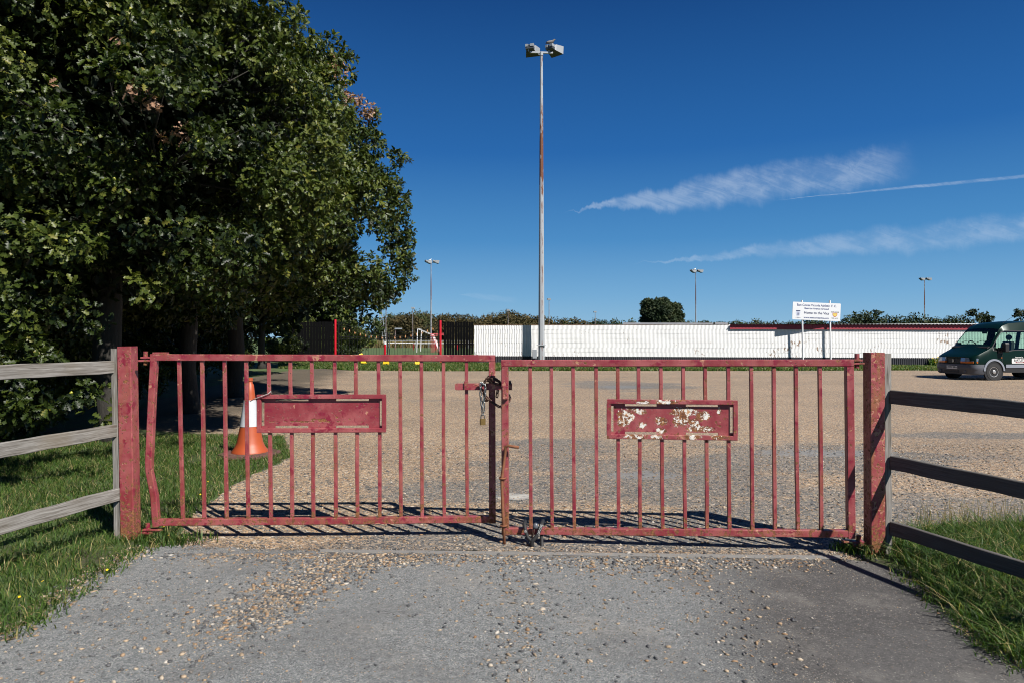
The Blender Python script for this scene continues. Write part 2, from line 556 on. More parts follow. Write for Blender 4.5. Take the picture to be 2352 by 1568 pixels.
def gravel(name):
    m, g, b = M(name)
    o = g.obj()
    o2 = g.scale(o, 1, 1, 0)
    vo = g.voro(o2, 48)
    vb = g.voro(g.vmath('ADD', o2, (3, 5, 0)), 88)
    r1 = g.sep(vo.outputs['Color'])[0]
    r2 = g.sep(vb.outputs['Color'])[1]
    pick = g.step(g.noise(o2, 20, 2), 0.45, 0.55)
    rr = g.mix(pick, r1, r2)
    tan = g.ramp(rr, STONES)
    gre = g.ramp(rr, GREYS)
    # worn tarmac showing through, in driven tracks and by the gate
    gp = lambda px, py: ground(px, py)
    bl = []  # driven tracks
    for px, py, rx, ry in ((1180, 1120, 1.5, 1.3), (1480, 1092, 2.0, 1.3), (1700, 1180, 2.0, 1.2), (1050, 1215, 1.5, 0.8), (1500, 1215, 3.0, 0.9), (1900, 1050, 2.8, 1.4), (1280, 1040, 1.2, 1.6), (1430, 885, 2.6, 3.0), (2200, 1180, 2.2, 1.3), (2300, 1000, 3.5, 0.5)):
        q = gp(px, py)
        bl.append((q.x, q.y, rx, ry))
    n = g.noise(o2, 0.75, 6, 0.62)
    mask = g.math('ADD', g.math('MULTIPLY', g.math('MAXIMUM', g.blobs(o2, bl), -0.3), 0.85), g.math('MULTIPLY', g.math('SUBTRACT', n, 0.5), 1.7))
    track = g.noise(g.scale(o2, 0.12, 0.9, 1), 1.0, 4, 0.6)
    mask = g.math('ADD', mask, g.math('MULTIPLY', g.math('SUBTRACT', track, 0.52), 2.7))
    wm = g.step(mask, 0.05, 0.38)
    col = g.mix(wm, tan, gre)
    # bare smooth patches of old surfacing
    bare = []
    for px, py, rx, ry in ((1480, 1092, 0.62, 0.33), (1900, 1040, 1.35, 0.38), (1180, 1140, 0.28, 0.22), (1430, 888, 1.3, 0.9)):
        q = gp(px, py)
        bare.append((q.x, q.y, rx, ry))
    bm_ = g.step(g.math('ADD', g.blobs(o2, bare), g.math('MULTIPLY', g.math('SUBTRACT', g.noise(o2, 4, 5), 0.5), 1.6)), 0.18, 0.42)
    speck = g.noise(o2, 70, 3)
    col = g.mix(g.math('MULTIPLY', bm_, 0.85), col, g.mix(speck, (0.15, 0.16, 0.165), (0.27, 0.275, 0.275)))
    q = gp(1182, 1140)
    pale = g.step(g.math('ADD', g.blobs(o2, [(q.x, q.y, 0.24, 0.2)]), g.math('MULTIPLY', g.math('SUBTRACT', g.noise(o2, 9, 5), 0.5), 1.2)), 0.2, 0.6)
    col = g.mix(g.math('MULTIPLY', pale, 0.7), col, (0.55, 0.54, 0.50))
    # earth and leaf litter under the trees, darkened further to stand for their shade
    x, y, z = g.sep(o2)
    lit = g.step(g.math('ADD', g.math('ADD', x, g.math('MULTIPLY', y, 0.10)), g.math('MULTIPLY', g.noise(o2, 0.6, 4), 3.0)), -2.4, -4.4)
    lit = g.math('SUBTRACT', 1.0, g.step(g.math('ADD', g.math('ADD', x, g.math('MULTIPLY', y, 0.13)), g.math('MULTIPLY', g.noise(o2, 0.8, 4), 2.4)), -3.4, -1.6))
    dirt_and_shade = g.ramp(g.noise(o2, 14, 6, 0.7), [(0.3, (0.045, 0.036, 0.024)), (0.55, (0.10, 0.082, 0.055)), (0.75, (0.22, 0.18, 0.12))])
    col = g.mix(g.math('MULTIPLY', lit, 0.88), col, dirt_and_shade)
    clod = g.noise(g.scale(o2, 1.0, 0.8, 1), 15, 4, 0.75)
    col = g.mix(1.0, col, g.ramp(clod, [(0.28, (0.52, 0.53, 0.55)), (0.5, (1.0, 1.0, 1.0)), (0.72, (1.38, 1.34, 1.28))]), 'MULTIPLY')
    col = g.mix(1.0, col, g.ramp(g.noise(o2, 0.35, 4), [(0.3, (0.70, 0.69, 0.68)), (0.7, (0.98, 0.95, 0.91))]), 'MULTIPLY')
    g.put(b.inputs['Base Color'], col)
    b.inputs['Roughness'].default_value = 0.85
    h = g.math('SUBTRACT', 1.0, g.mix(pick, vo.outputs['Distance'], vb.outputs['Distance']))
    g.put(b.inputs['Normal'], g.bump(h, 0.42, 0.012))
    return m


def tarmac(name):
    m, g, b = M(name)
    o = g.obj()
    o2 = g.scale(o, 1, 1, 0)
    x, y, z = g.sep(o2)
    vo = g.voro(o2, 190)
    r1 = g.sep(vo.outputs['Color'])[0]
    vo2 = g.voro(o2, 75)
    r2 = g.sep(vo2.outputs['Color'])[2]
    old = g.ramp(r1, [(0.0, (0.070, 0.077, 0.079)), (0.45, (0.152, 0.161, 0.161)), (0.85, (0.225, 0.234, 0.230)), (1.0, (0.34, 0.33, 0.30))])
    new = g.ramp(r1, [(0.0, (0.040, 0.038, 0.037)), (0.6, (0.066, 0.063, 0.060)), (0.94, (0.10, 0.094, 0.088)), (1.0, (0.30, 0.28, 0.25))])
    side = g.math('ADD', g.math('SUBTRACT', x, g.math('MULTIPLY', y, 0.27)), g.math('MULTIPLY', g.math('SUBTRACT', g.noise(o2, 0.9, 5, 0.6), 0.5), 1.1))
    col = g.mix(g.step(side, -0.35, 0.75), old, new)
    dust = g.noise(o2, 1.5, 6, 0.65)
    col = g.mix(g.math('MULTIPLY', g.step(dust, 0.48, 0.72), 0.4), col, (0.245, 0.23, 0.205))
    patch = g.step(g.noise(g.vmath('ADD', o2, (4, 8, 0)), 1.1, 4), 0.55, 0.62)
    col = g.mix(g.math('MULTIPLY', patch, 0.30), col, (0.10, 0.098, 0.095))
    mott = g.noise(o2, 22, 5, 0.75)
    col = g.mix(1.0, col, g.ramp(mott, [(0.28, (0.62, 0.62, 0.63)), (0.5, (1.0, 1.0, 1.0)), (0.72, (1.30, 1.29, 1.27))]), 'MULTIPLY')
    grit = g.math('MULTIPLY', g.step(r2, 0.95, 0.955), g.math('SUBTRACT', 1.0, g.step(vo2.outputs['Distance'], 0.22, 0.30)))
    col = g.mix(g.math('MULTIPLY', grit, 0.45), col, g.ramp(g.sep(vo2.outputs['Color'])[1], [(p_, tuple(q * .7 for q in c_)) for p_, c_ in STONES]))
    # old chewing gum and paint drops
    gum = g.voro(g.vmath('ADD', o2, (0.3, 0.1, 0)), 1.9)
    gm = g.math('SUBTRACT', 1.0, g.step(gum.outputs['Distance'], 0.035, 0.05))
    col = g.mix(g.math('MULTIPLY', gm, 0.45), col, (0.25, 0.24, 0.21))
    g.put(b.inputs['Base Color'], col)
    b.inputs['Roughness'].default_value = 0.88
    g.put(b.inputs['Normal'], g.bump(g.math('ADD', g.math('MULTIPLY', g.math('SUBTRACT', 1.0, vo.outputs['Distance']), 0.5), g.noise(o2, 60, 3)), 0.6, 0.005))
    return m


def turf(name):
    m, g, b = M(name)
    o = g.obj()
    o2 = g.scale(o, 1, 1, 0)
    n = g.noise(o2, 1.3, 6, 0.65)
    f = g.noise(o2, 30, 5, 0.7)
    col = g.ramp(f, [(0.25, (0.030, 0.048, 0.012)), (0.5, (0.065, 0.105, 0.024)), (0.75, (0.115, 0.150, 0.042))])
    x, y, z = g.sep(o2)
    near = g.math('SUBTRACT', 1.0, g.step(y, 36, 44))
    soil = g.ramp(f, [(0.3, (0.030, 0.024, 0.014)), (0.6, (0.070, 0.060, 0.032)), (0.8, (0.13, 0.11, 0.07))])
    col = g.mix(g.math('MULTIPLY', g.step(n, 0.48, 0.62), g.math('ADD', 0.12, g.math('MULTIPLY', near, 0.75))), col, soil)
    g.put(b.inputs['Base Color'], col)
    b.inputs['Roughness'].default_value = 0.9
    g.put(b.inputs['Normal'], g.bump(f, 0.6, 0.03))
    return m


def concrete(name):
    m, g, b = M(name)
    o = g.obj()
    n = g.noise(o, 5, 6, 0.65)
    f = g.noise(o, 120, 3)
    col = g.mix(n, (0.15, 0.148, 0.14), (0.27, 0.265, 0.25))
    col = g.mix(g.math('MULTIPLY', f, 0.5), col, (0.16, 0.15, 0.13))
    g.put(b.inputs['Base Color'], col)
    b.inputs['Roughness'].default_value = 0.9
    g.put(b.inputs['Normal'], g.bump(f, 0.5, 0.004))
    return m


def wall_paint(name, col0, col1, chip, amount):
    m, g, b = M(name)
    o = g.obj()
    n = g.noise(g.scale(o, 1.0, 1.0, 2.5), 1.3, 5, 0.6)
    st = g.noise(g.scale(o, 22, 22, 2.2), 1.0, 4, 0.6)
    col = g.mix(g.step(n, 0.35, 0.7), col0, col1)
    col = g.mix(g.math('MULTIPLY', g.step(st, 0.55, 0.75), 0.30), col, tuple(q * 0.72 for q in col1))
    where = g.noise(g.scale(o, 0.5, 0.5, 0.9), 1.0, 3)
    ch = g.math('ADD', g.noise(g.scale(o, 9, 9, 4), 1.0, 6, 0.7), g.math('MULTIPLY', g.math('SUBTRACT', where, 0.5), 0.7))
    f = g.step(ch, amount, amount + 0.03)
    col = g.mix(f, col, chip)
    g.put(b.inputs['Base Color'], col)
    b.inputs['Roughness'].default_value = 0.7
    return m


def steel(name, rust=0.0, col=(0.36, 0.38, 0.40)):
    m, g, b = M(name)
    o = g.obj()
    n = g.noise(g.scale(o, 1, 1, 0.15), 9, 5, 0.6)
    sp = g.noise(o, 45, 3, 0.7)
    c = g.mix(sp, tuple(q * 0.85 for q in col), tuple(q * 1.15 for q in col))
    if rust:
        x, y, z = g.sep(o)
        zn = g.math('SUBTRACT', g.math('MULTIPLY', g.math('SUBTRACT', 1.0, g.math('MULTIPLY', g.math('ABSOLUTE', g.math('SUBTRACT', z, 12.6)), 0.24)), 0.35), 0.05)
        seam = g.math('MULTIPLY', g.math('SUBTRACT', 1.0, g.step(g.math('ABSOLUTE', g.math('SUBTRACT', x, 0.035)), 0.012, 0.05)), 0.17)
        f = g.step(g.math('ADD', g.math('ADD', n, g.math('MAXIMUM', zn, 0.0)), g.math('ADD', seam, rust)), 0.62, 0.70)
        c = g.mix(f, c, g.ramp(sp, [(0.3, (0.10, 0.035, 0.018)), (0.7, (0.24, 0.09, 0.04))]))
    g.put(b.inputs['Base Color'], c)
    b.inputs['Roughness'].default_value = 0.5
    b.inputs['Metallic'].default_value = 0.15
    return m


def glass(name, tint):
    m, g, b = M(name)
    nt = g.nt
    tr = g.node('ShaderNodeBsdfTransparent')
    tr.inputs[0].default_value = (*tint, 1)
    gl = g.node('ShaderNodeBsdfGlossy')
    gl.inputs['Roughness'].default_value = 0.03
    geo = g.node('ShaderNodeNewGeometry')
    cs = g.math('ABSOLUTE', g.vmath('DOT_PRODUCT', geo.outputs['Normal'], geo.outputs['Incoming']))
    fr = g.math('ADD', 0.05, g.math('MULTIPLY', g.math('POWER', g.math('SUBTRACT', 1.0, cs), 5.0), 0.85))
    mx = g.node('ShaderNodeMixShader')
    nt.links.new(fr, mx.inputs[0])
    nt.links.new(tr.outputs[0], mx.inputs[1])
    nt.links.new(gl.outputs[0], mx.inputs[2])
    nt.links.new(mx.outputs[0], nt.nodes['Material Output'].inputs[0])
    return m


def bark(name, c0=(0.035, 0.030, 0.024), c1=(0.13, 0.115, 0.095)):
    m, g, b = M(name)
    o = g.obj()
    n = g.noise(g.scale(o, 6, 6, 1.5), 2.0, 6, 0.7, 0.5)
    g.put(b.inputs['Base Color'], g.mix(n, c0, c1))
    b.inputs['Roughness'].default_value = 0.95
    g.put(b.inputs['Normal'], g.bump(n, 1.0, 0.04))
    return m


def net_mat(name, c):
    return plain(name, c, 0.8)


M_GRAVEL = gravel("gravel")
M_TARMAC = tarmac("tarmac")
M_TURF = turf("turf")
M_CONC = concrete("concrete")
M_WHITEWALL = wall_paint("white_wall_paint", (0.84, 0.84, 0.83), (0.78, 0.78, 0.77), (0.26, 0.17, 0.11), 0.665)
M_BLACKWALL = wall_paint("black_wall_paint", (0.016, 0.017, 0.022), (0.028, 0.030, 0.038), (0.27, 0.17, 0.11), 0.77)
M_FASCIA = plain("red_fascia_paint", (0.33, 0.035, 0.055), 0.6, var=0.25, sc_=3)
M_ROOF = plain("old_roof_sheet", (0.035, 0.033, 0.032), 0.8, var=0.5, sc_=4)
M_GREYTIMBER = plain("grey_roof_edge", (0.30, 0.31, 0.33), 0.8, var=0.25, sc_=2)
M_BLACKWOOD = plain("black_stained_boards", (0.0045, 0.0045, 0.005), 0.9, var=0.5, sc_=5)
M_BLACKWOOD.node_tree.nodes['Principled BSDF'].inputs['Specular IOR Level'].default_value = 0.08
M_REDPOST = plain("bright_red_paint", (0.48, 0.004, 0.014), 0.35, var=0.12)
M_BLACKIRON = plain("black_iron", (0.012, 0.012, 0.013), 0.5)
M_GOLD = plain("gold_paint", (0.42, 0.19, 0.05), 0.5)
M_WHITE = plain("white_paint", (0.74, 0.75, 0.76), 0.5, var=0.05)
M_SIGN = plain("white_sign_board", (0.70, 0.72, 0.74), 0.45, var=0.02)
M_NAVY = plain("navy_lettering", (0.03, 0.045, 0.12), 0.6)
M_GREYBLUE = plain("faded_blue_lettering", (0.09, 0.115, 0.24), 0.6)
M_YELLOW = plain("yellow_plastic", (0.78, 0.50, 0.01), 0.45, var=0.06)
M_BLUE = plain("blue_disc", (0.03, 0.10, 0.42), 0.5)
M_RED = plain("red_disc", (0.55, 0.02, 0.03), 0.5)
M_GALV = steel("galvanised_steel", 0.0)
M_COLUMN = steel("rusty_galvanised_column", -0.035)
M_FARCOL = steel("far_column_steel", 0.03, (0.30, 0.31, 0.33))
M_LAMP = plain("lamp_housing", (0.27, 0.29, 0.31), 0.5, 0.0, 0.1)
M_LAMPDARK = plain("lamp_glass_and_shade", (0.035, 0.032, 0.026), 0.5)
M_LAMPBOX = plain("dark_gear_box", (0.05, 0.055, 0.06), 0.5)
M_ORANGE = plain("orange_rubber", (0.37, 0.066, 0.016), 0.5, var=0.14, sc_=5, bump=0.1)
M_RUBBERBASE = plain("reddish_rubber_base", (0.12, 0.052, 0.048), 0.85, var=0.3, sc_=9)
M_BARK = bark("oak_bark", (0.014, 0.012, 0.010), (0.050, 0.045, 0.037))
M_TWIG = bark("grey_twig", (0.10, 0.085, 0.07), (0.26, 0.23, 0.20))
M_RUSTCHAIN = plain("rusty_chain_steel", (0.10, 0.055, 0.040), 0.45, 0.6, 0.5, 60)
M_ZINC = plain("zinc_chain_steel", (0.24, 0.25, 0.25), 0.35, 0.8, 0.3, 60)
M_BRASS = plain("dull_brass", (0.26, 0.17, 0.06), 0.42, 0.7, 0.3, 40)
M_RUSTROD = plain("rusty_rod", (0.20, 0.075, 0.032), 0.85, 0.0, 0.5, 30, 0.3)
M_BLACKFABRIC = plain("black_woven_sleeve", (0.014, 0.014, 0.015), 0.7, var=0.3, sc_=40)
M_WHITEPRINT = plain("white_print", (0.62, 0.62, 0.60), 0.6)
M_GREYPLASTIC = plain("grey_lock_plastic", (0.09, 0.10, 0.115), 0.35)
OAK = foliage("oak_leaves", [(0.0, (0.007, 0.014, 0.004)), (0.3, (0.024, 0.040, 0.006)), (0.6, (0.056, 0.078, 0.012)), (0.82, (0.105, 0.120, 0.022)), (0.86, (0.15, 0.14, 0.024)), (0.9, (0.17, 0.095, 0.055)), (1.0, (0.33, 0.195, 0.125))], 0.44, 0.14, 0.26)
OAKDARK = foliage("shaded_oak_leaves", [(0.0, (0.006, 0.011, 0.004)), (0.5, (0.022, 0.034, 0.009)), (0.85, (0.056, 0.062, 0.018)), (1.0, (0.10, 0.08, 0.04))], 0.6, 0.10, 0.2)  # darker copy of the oak leaves, crown shade put into the colour
WOOD = foliage("wood_leaves", [(0.0, (0.018, 0.018, 0.007)), (0.4, (0.055, 0.046, 0.017)), (0.75, (0.092, 0.072, 0.028)), (0.88, (0.12, 0.088, 0.036)), (1.0, (0.03, 0.055, 0.018))], 0.7, 0.10, 0.2)
PINE = foliage("pine_needles", [(0.0, (0.013, 0.024, 0.011)), (0.5, (0.035, 0.054, 0.022)), (1.0, (0.085, 0.082, 0.040))], 0.7, 0.08, 0.2)
GRASS = foliage("grass_blades", [(0.0, (0.020, 0.048, 0.008)), (0.4, (0.046, 0.100, 0.015)), (0.75, (0.088, 0.150, 0.028)), (0.9, (0.15, 0.16, 0.05)), (1.0, (0.33, 0.27, 0.13))], 0.5, 0.30, 0.3)
STRAW = foliage("dry_grass", [(0.0, (0.16, 0.12, 0.055)), (0.7, (0.32, 0.25, 0.13)), (1.0, (0.10, 0.12, 0.04))], 0.8, 0.2, 0.1)
FLOWER = plain("yellow_petals", (0.80, 0.55, 0.01), 0.5)
ACORN = plain("acorn_skin", (0.32, 0.32, 0.04), 0.35)


def stone_mat():
    m, g, b = M("loose_stone")
    col = g.ramp(g.attr('tint'), [(p_, tuple(q * 0.80 for q in c_)) for p_, c_ in STONES])
    n = g.noise(g.obj(), 90, 3)
    col = g.mix(g.math('MULTIPLY', n, 0.35), col, (0.10, 0.085, 0.07))
    g.put(b.inputs['Base Color'], col)
    b.inputs['Roughness'].default_value = 0.65
    return m


M_STONE = stone_mat()


def darken_base_colours(k=0.84):
    """darken every base colour evenly, to deepen shadows under the raised exposure"""
    for m in bpy.data.materials:
        nt = m.node_tree
        for b in [n for n in nt.nodes if n.type == 'BSDF_PRINCIPLED']:
            s_ = b.inputs['Base Color']
            if s_.is_linked:
                g = G(nt)
                src = s_.links[0].from_socket
                nt.links.new(g.mix(1.0, src, (k, k, k), 'MULTIPLY'), s_)
            else:
                s_.default_value = tuple(q * k for q in s_.default_value[:3]) + (1,)

# ------------------------------------------------------------------ the setting
def sheet(name, pts, z, mat):
    me = bpy.data.meshes.new(name)
    me.from_pydata([(p[0], p[1], z) for p in pts], [], [tuple(range(len(pts)))])
    me.update()
    if me.polygons[0].normal.z < 0:
        me.flip_normals()
    me.materials.append(mat)
    o = bpy.data.objects.new(name, me)
    COL.objects.link(o)
    return tag(o, kind='structure')


def wobble(pts, amp, step=0.12, closed=True, seed=1):
    """roughen the outline of a polygon"""
    rr = random.Random(seed)
    out = []
    n = len(pts)
    for i in range(n if closed else n - 1):
        a, b = Vector((pts[i][0], pts[i][1])), Vector((pts[(i + 1) % n][0], pts[(i + 1) % n][1]))
        k = max(1, min(60, int((b - a).length / step)))
        nn = Vector((-(b - a).y, (b - a).x)).normalized() if (b - a).length > 1e-6 else Vector((0, 0))
        for j in range(k):
            q = a.lerp(b, j / k)
            out.append(q + nn * rr.uniform(-amp, amp))
    return out


S = 1500
sheet("ground", [(-S, -60), (S, -60), (S, 2500), (-S, 2500)], 0.0, M_TURF)

WALL = Plane((-2.2, 42.72), (24.0, 38.6))          # line of the white wall and the slatted fence
wn = WALL.n


def wl(xpx, y=835, fwd=0.0):
    """a ground point on the wall line seen at column xpx, fwd metres in front of it"""
    p = WALL.p(xpx, y, -fwd)
    return Vector((p.x, p.y, 0))


lot = [ground(650, 1000), ground(668, 1050), ground(572, 1095), ground(482, 1150), ground(432, 1195), ground(385, 1243),
       ground(420, 1262), ground(1000, 1267), ground(1950, 1283), ground(2010, 1262), ground(2050, 1222), ground(2120, 1208), ground(2250, 1200), ground(2420, 1190),
       (6.4, 6.3), (12, 6.0), (60, 8), (60, 26), ground(2100, 850), ground(1700, 851), ground(1300, 851), ground(1000, 852), ground(800, 850), ground(740, 846), ground(700, 848),
       (-11, 34), (-10.5, 26), (-9.0, 17), (-7.0, 12.2), (-5.2, 11.4)]
sheet("gravel_car_park", wobble(lot, 0.05, 0.15, seed=3), 0.004, M_GRAVEL)

drive = [ground(395, 1252), ground(330, 1262), ground(250, 1305), ground(180, 1350), ground(110, 1405), ground(0, 1475), (-3.9, 2.6), (-5.0, 1.0), (-5.0, -6), (5.0, -6), (5.0, 1.0), (3.1, 2.6),
         ground(2352, 1540), ground(2255, 1480), ground(2190, 1418), ground(2130, 1368), ground(2085, 1315), ground(2010, 1292), ground(1950, 1288), ground(1500, 1280), ground(1000, 1272), ground(600, 1262)]
sheet("driveway", wobble(drive, 0.015, 0.1, seed=5), 0.008, M_TARMAC)

# flush concrete edging strip across the gateway
mb = MB()
e0, e1, e2, e3 = ground(735, 1264), ground(1930, 1279), ground(1930, 1287), ground(735, 1270)
ks = 40
vs = []
for i in range(ks + 1):
    t = i / ks
    for q0, q1 in ((e0, e1), (e3, e2)):
        q = q0.lerp(q1, t)
        vs.append((q.x, q.y + random.uniform(-.006, .006), 0.014))
        vs.append((q.x, q.y + random.uniform(-.004, .004), 0.002))
fs = []
for i in range(ks):
    a = i * 4
    fs += [(a, a + 4, a + 6, a + 2), (a + 1, a + 5, a + 4, a), (a + 2, a + 6, a + 7, a + 3)]
mb.add(vs, fs)
tag(mb.build("kerb_strip", M_CONC), kind='structure')

# worn kerb on the right edge of the drive
mb = MB()
kp = [ground(2100, 1322), ground(2145, 1374), ground(2205, 1424), ground(2270, 1484), ground(2352, 1536)]
mb.path([(p.x + 0.03, p.y, -0.012) for p in kp], 0.05, 0.05, (1, 0, 0), 0.006)
tag(mb.build("edge_kerb", M_CONC), kind='structure')


# ---- scattered things on the ground ------------------------------------------------
def pts_in_poly(poly, n):
    P = np.array([(p[0], p[1]) for p in poly])
    lo, hi = P.min(0), P.max(0)
    out = np.zeros((0, 2))
    while len(out) < n:
        q = rng.uniform(lo, hi, (n * 2, 2))
        inside = np.zeros(len(q), bool)
        j = len(P) - 1
        for i in range(len(P)):
            xi, yi, xj, yj = *P[i], *P[j]
            c = ((yi > q[:, 1]) != (yj > q[:, 1])) & (q[:, 0] < (xj - xi) * (q[:, 1] - yi) / (yj - yi + 1e-12) + xi)
            inside ^= c
            j = i
        out = np.vstack([out, q[inside]])
    return out[:n]


def clumped(xy, scale, keep):
    """thin a set of points by a smooth random field so that things lie in patches"""
    f = np.zeros(len(xy))
    for i in range(7):
        k = rng.normal(0, 1, 2) * scale
        f += np.sin(xy @ k + rng.uniform(0, 6.28))
    f = (f - f.min()) / (f.max() - f.min())
    return xy[rng.random(len(xy)) < np.clip((f - 0.16) * keep, 0.40, 1)]


def stones(name, label, xy, r0, r1, z=0.008, skew=2.0, tintbias=None):
    n = len(xy)
    t = (1 + 5 ** .5) / 2
    ico = np.array([(-1, t, 0), (1, t, 0), (-1, -t, 0), (1, -t, 0), (0, -1, t), (0, 1, t), (0, -1, -t), (0, 1, -t), (t, 0, -1), (t, 0, 1), (-t, 0, -1), (-t, 0, 1)]) / 1.902
    F = np.array([(0, 11, 5), (0, 5, 1), (0, 1, 7), (0, 7, 10), (0, 10, 11), (1, 5, 9), (5, 11, 4), (11, 10, 2), (10, 7, 6), (7, 1, 8), (3, 9, 4), (3, 4, 2), (3, 2, 6), (3, 6, 8), (3, 8, 9), (4, 9, 5), (2, 4, 11), (6, 2, 10), (8, 6, 7), (9, 8, 1)])
    s = r0 + (r1 - r0) * rng.random(n) ** skew
    jit = 1 + rng.uniform(-0.46, 0.40, (n, 12, 1))
    V = ico[None] * jit * s[:, None, None]
    V[:, :, 0] *= rng.uniform(0.8, 1.45, (n, 1))
    V[:, :, 1] *= rng.uniform(0.6, 1.0, (n, 1))
    V[:, :, 2] *= rng.uniform(0.35, 0.7, (n, 1))
    a = rng.uniform(0, 6.28, n)
    c, si = np.cos(a)[:, None], np.sin(a)[:, None]
    X = V[:, :, 0] * c - V[:, :, 1] * si
    Y = V[:, :, 0] * si + V[:, :, 1] * c
    W = np.stack([X + xy[:, 0:1], Y + xy[:, 1:2], V[:, :, 2] + z + s[:, None] * 0.22], -1)
    tint = rng.random(n) if tintbias is None else np.clip(rng.random(n) ** tintbias, 0, 1)
    faces = (F[None] + (np.arange(n) * 12)[:, None, None]).reshape(-1, 3)
    o = np_mesh(name, W.reshape(-1, 3), [faces], M_STONE, tint=np.repeat(tint, 12))
    return tag(o, label, 'stones', kind='stuff')


def along(poly, n, sig):
    P = [ground(*q) for q in poly]
    seg = [(P[i + 1] - P[i]).length for i in range(len(P) - 1)]
    tot = sum(seg)
    out = []
    for _ in range(n):
        d = random.random() * tot
        i = 0
        while d > seg[i]:
            d -= seg[i]
            i += 1
        q = P[i].lerp(P[i + 1], d / seg[i])
        out.append((q.x + random.gauss(0, sig), q.y + random.gauss(0, sig)))
    return np.array(out)


A = [along([(860, 1275), (720, 1330), (640, 1380), (560, 1430)], 3600, 0.17),
     along([(560, 1255), (1000, 1275)], 900, 0.10),
     along([(640, 1370), (520, 1450), (430, 1568)], 620, 0.16),
     along([(420, 1330), (300, 1420), (150, 1540)], 700, 0.36),
     along([(400, 1264), (700, 1276), (1000, 1282)], 3600, 0.12),
     along([(1000, 1284), (1500, 1292), (1900, 1296)], 1500, 0.09),
     along([(1180, 1290), (1215, 1400), (1190, 1568)], 480, 0.10),
     along([(1300, 1300), (1640, 1310)], 620, 0.16),
     along([(1560, 1300), (1690, 1400), (1780, 1568)], 480, 0.20),
     along([(1050, 1350), (1450, 1480)], 400, 0.36)]
xy = np.vstack(A)
xy = xy[(xy[:, 1] < 5.05) & (xy[:, 0] > -3.4) & (xy[:, 0] < 2.3)]
stones("loose_gravel", "loose flint stones strewn over the grey tarmac drive", xy, 0.003, 0.0155, skew=2.6, tintbias=1.3)
q = pts_in_poly([ground(120, 1420), ground(420, 1275), ground(1700, 1295), ground(1850, 1480), ground(1950, 1600), ground(0, 1600)], 2600)
stones("fine_grit", "fine grit scattered thinly over the tarmac", q, 0.0015, 0.0085, skew=7.0, tintbias=2.4)
q = pts_in_poly([ground(60, 1440), ground(420, 1262), ground(1960, 1290), ground(2200, 1480), ground(2300, 1600), ground(-100, 1600)], 11000)
stones("fine_grit", "dust and chippings lying all over the tarmac", clumped(q, 2.2, 2.0), 0.0012, 0.0042, skew=1.5, tintbias=1.5)
q = along([(420, 1256), (1000, 1270), (1500, 1276), (1990, 1282)], 4200, 0.06)
stones("fine_grit", "small stones spilled over the concrete edging under the gates", q, 0.002, 0.009, z=0.010, skew=2.5, tintbias=1.2)
q = pts_in_poly([ground(430, 1150), ground(640, 1020), ground(2350, 1020), ground(2600, 1200), ground(2040, 1240), ground(1990, 1280), ground(420, 1262)], 15000)
stones("loose_gravel", "carpet of loose flint gravel just behind the red gates", q, 0.005, 0.0145, z=0.004, skew=1.5, tintbias=1.15)
q = np.vstack([along([(330, 1258), (200, 1334), (60, 1432), (0, 1475)], 1500, 0.07), along([(2060, 1300), (2200, 1440), (2340, 1540)], 110, 0.06)])
stones("verge_stones", "stones lying along the ragged edge of the grass verge", q, 0.005, 0.019, z=0.0)


def blades(name, label, xy, h0, h1, w0, mat, lean=0.5, z=0.0, kind='stuff', cat='grass', tmax=0.95, hfun=None, tbias=1.0):
    n = len(xy)
    h = rng.uniform(h0, h1, n)
    if hfun is not None:
        h = h * hfun(xy)
    a = rng.uniform(0, 6.28, n)
    dirx, diry = np.cos(a), np.sin(a)
    b = a + rng.normal(1.57, 0.5, n)
    sx, sy = np.cos(b) * w0, np.sin(b) * w0
    l = rng.uniform(0.1, lean, n) * h * 1.2
    base = np.stack([xy[:, 0], xy[:, 1], np.full(n, z)], -1)
    mid = base + np.stack([dirx * l * 0.35, diry * l * 0.35, h * 0.6], -1)
    tip = base + np.stack([dirx * l, diry * l, h * rng.uniform(0.72, 1.0, n)], -1)
    side = np.stack([sx, sy, np.zeros(n)], -1)
    V = np.stack([base - side, base + side, mid + side * .8, mid - side * .8, tip], 1)
    k = (np.arange(n) * 5)[:, None]
    quad = k + np.array([[0, 1, 2, 3]])
    tri = k + np.array([[3, 2, 4]])
    tint = rng.random(n) ** tbias * tmax
    tint = np.where(rng.random(n) < 0.075, 1.0, tint)
    o = np_mesh(name, V.reshape(-1, 3), [quad, tri], mat, tint=np.repeat(tint, 5))
    return tag(o, label, cat, kind=kind)


left_verge = [ground(652, 1002), ground(668, 1050), ground(572, 1095), ground(482, 1150), ground(432, 1195), ground(392, 1240), ground(330, 1258), ground(262, 1292), ground(190, 1338), ground(110, 1400), ground(0, 1468), ground(-200, 1600),
              (-6.2, 3.2), (-8.6, 6), (-8.8, 10.8), (-5.4, 11.2)]
q = clumped(pts_in_poly(left_verge, 105000), 4.0, 4.0)
blades("verge_grass", "short rough grass under the left fence and round the cone", q, 0.02, 0.095, 0.0028, GRASS, 1.7,
       hfun=lambda p: np.where(p[:, 1] < 5.3, 1.15, 1.0))
right_verge = [ground(2046, 1240), ground(2120, 1226), ground(2260, 1214), ground(2420, 1206), (6.2, 5.9), (6.5, 2.8), (3.3, 2.6), ground(2352, 1538), ground(2262, 1478), ground(2200, 1418), ground(2138, 1366), ground(2092, 1312), ground(2056, 1288)]
q = clumped(pts_in_poly(right_verge, 62000), 4.0, 4.0)
blades("long_grass", "long lush grass round the foot of the right fence", q, 0.04, 0.175, 0.0034, GRASS, 1.7)
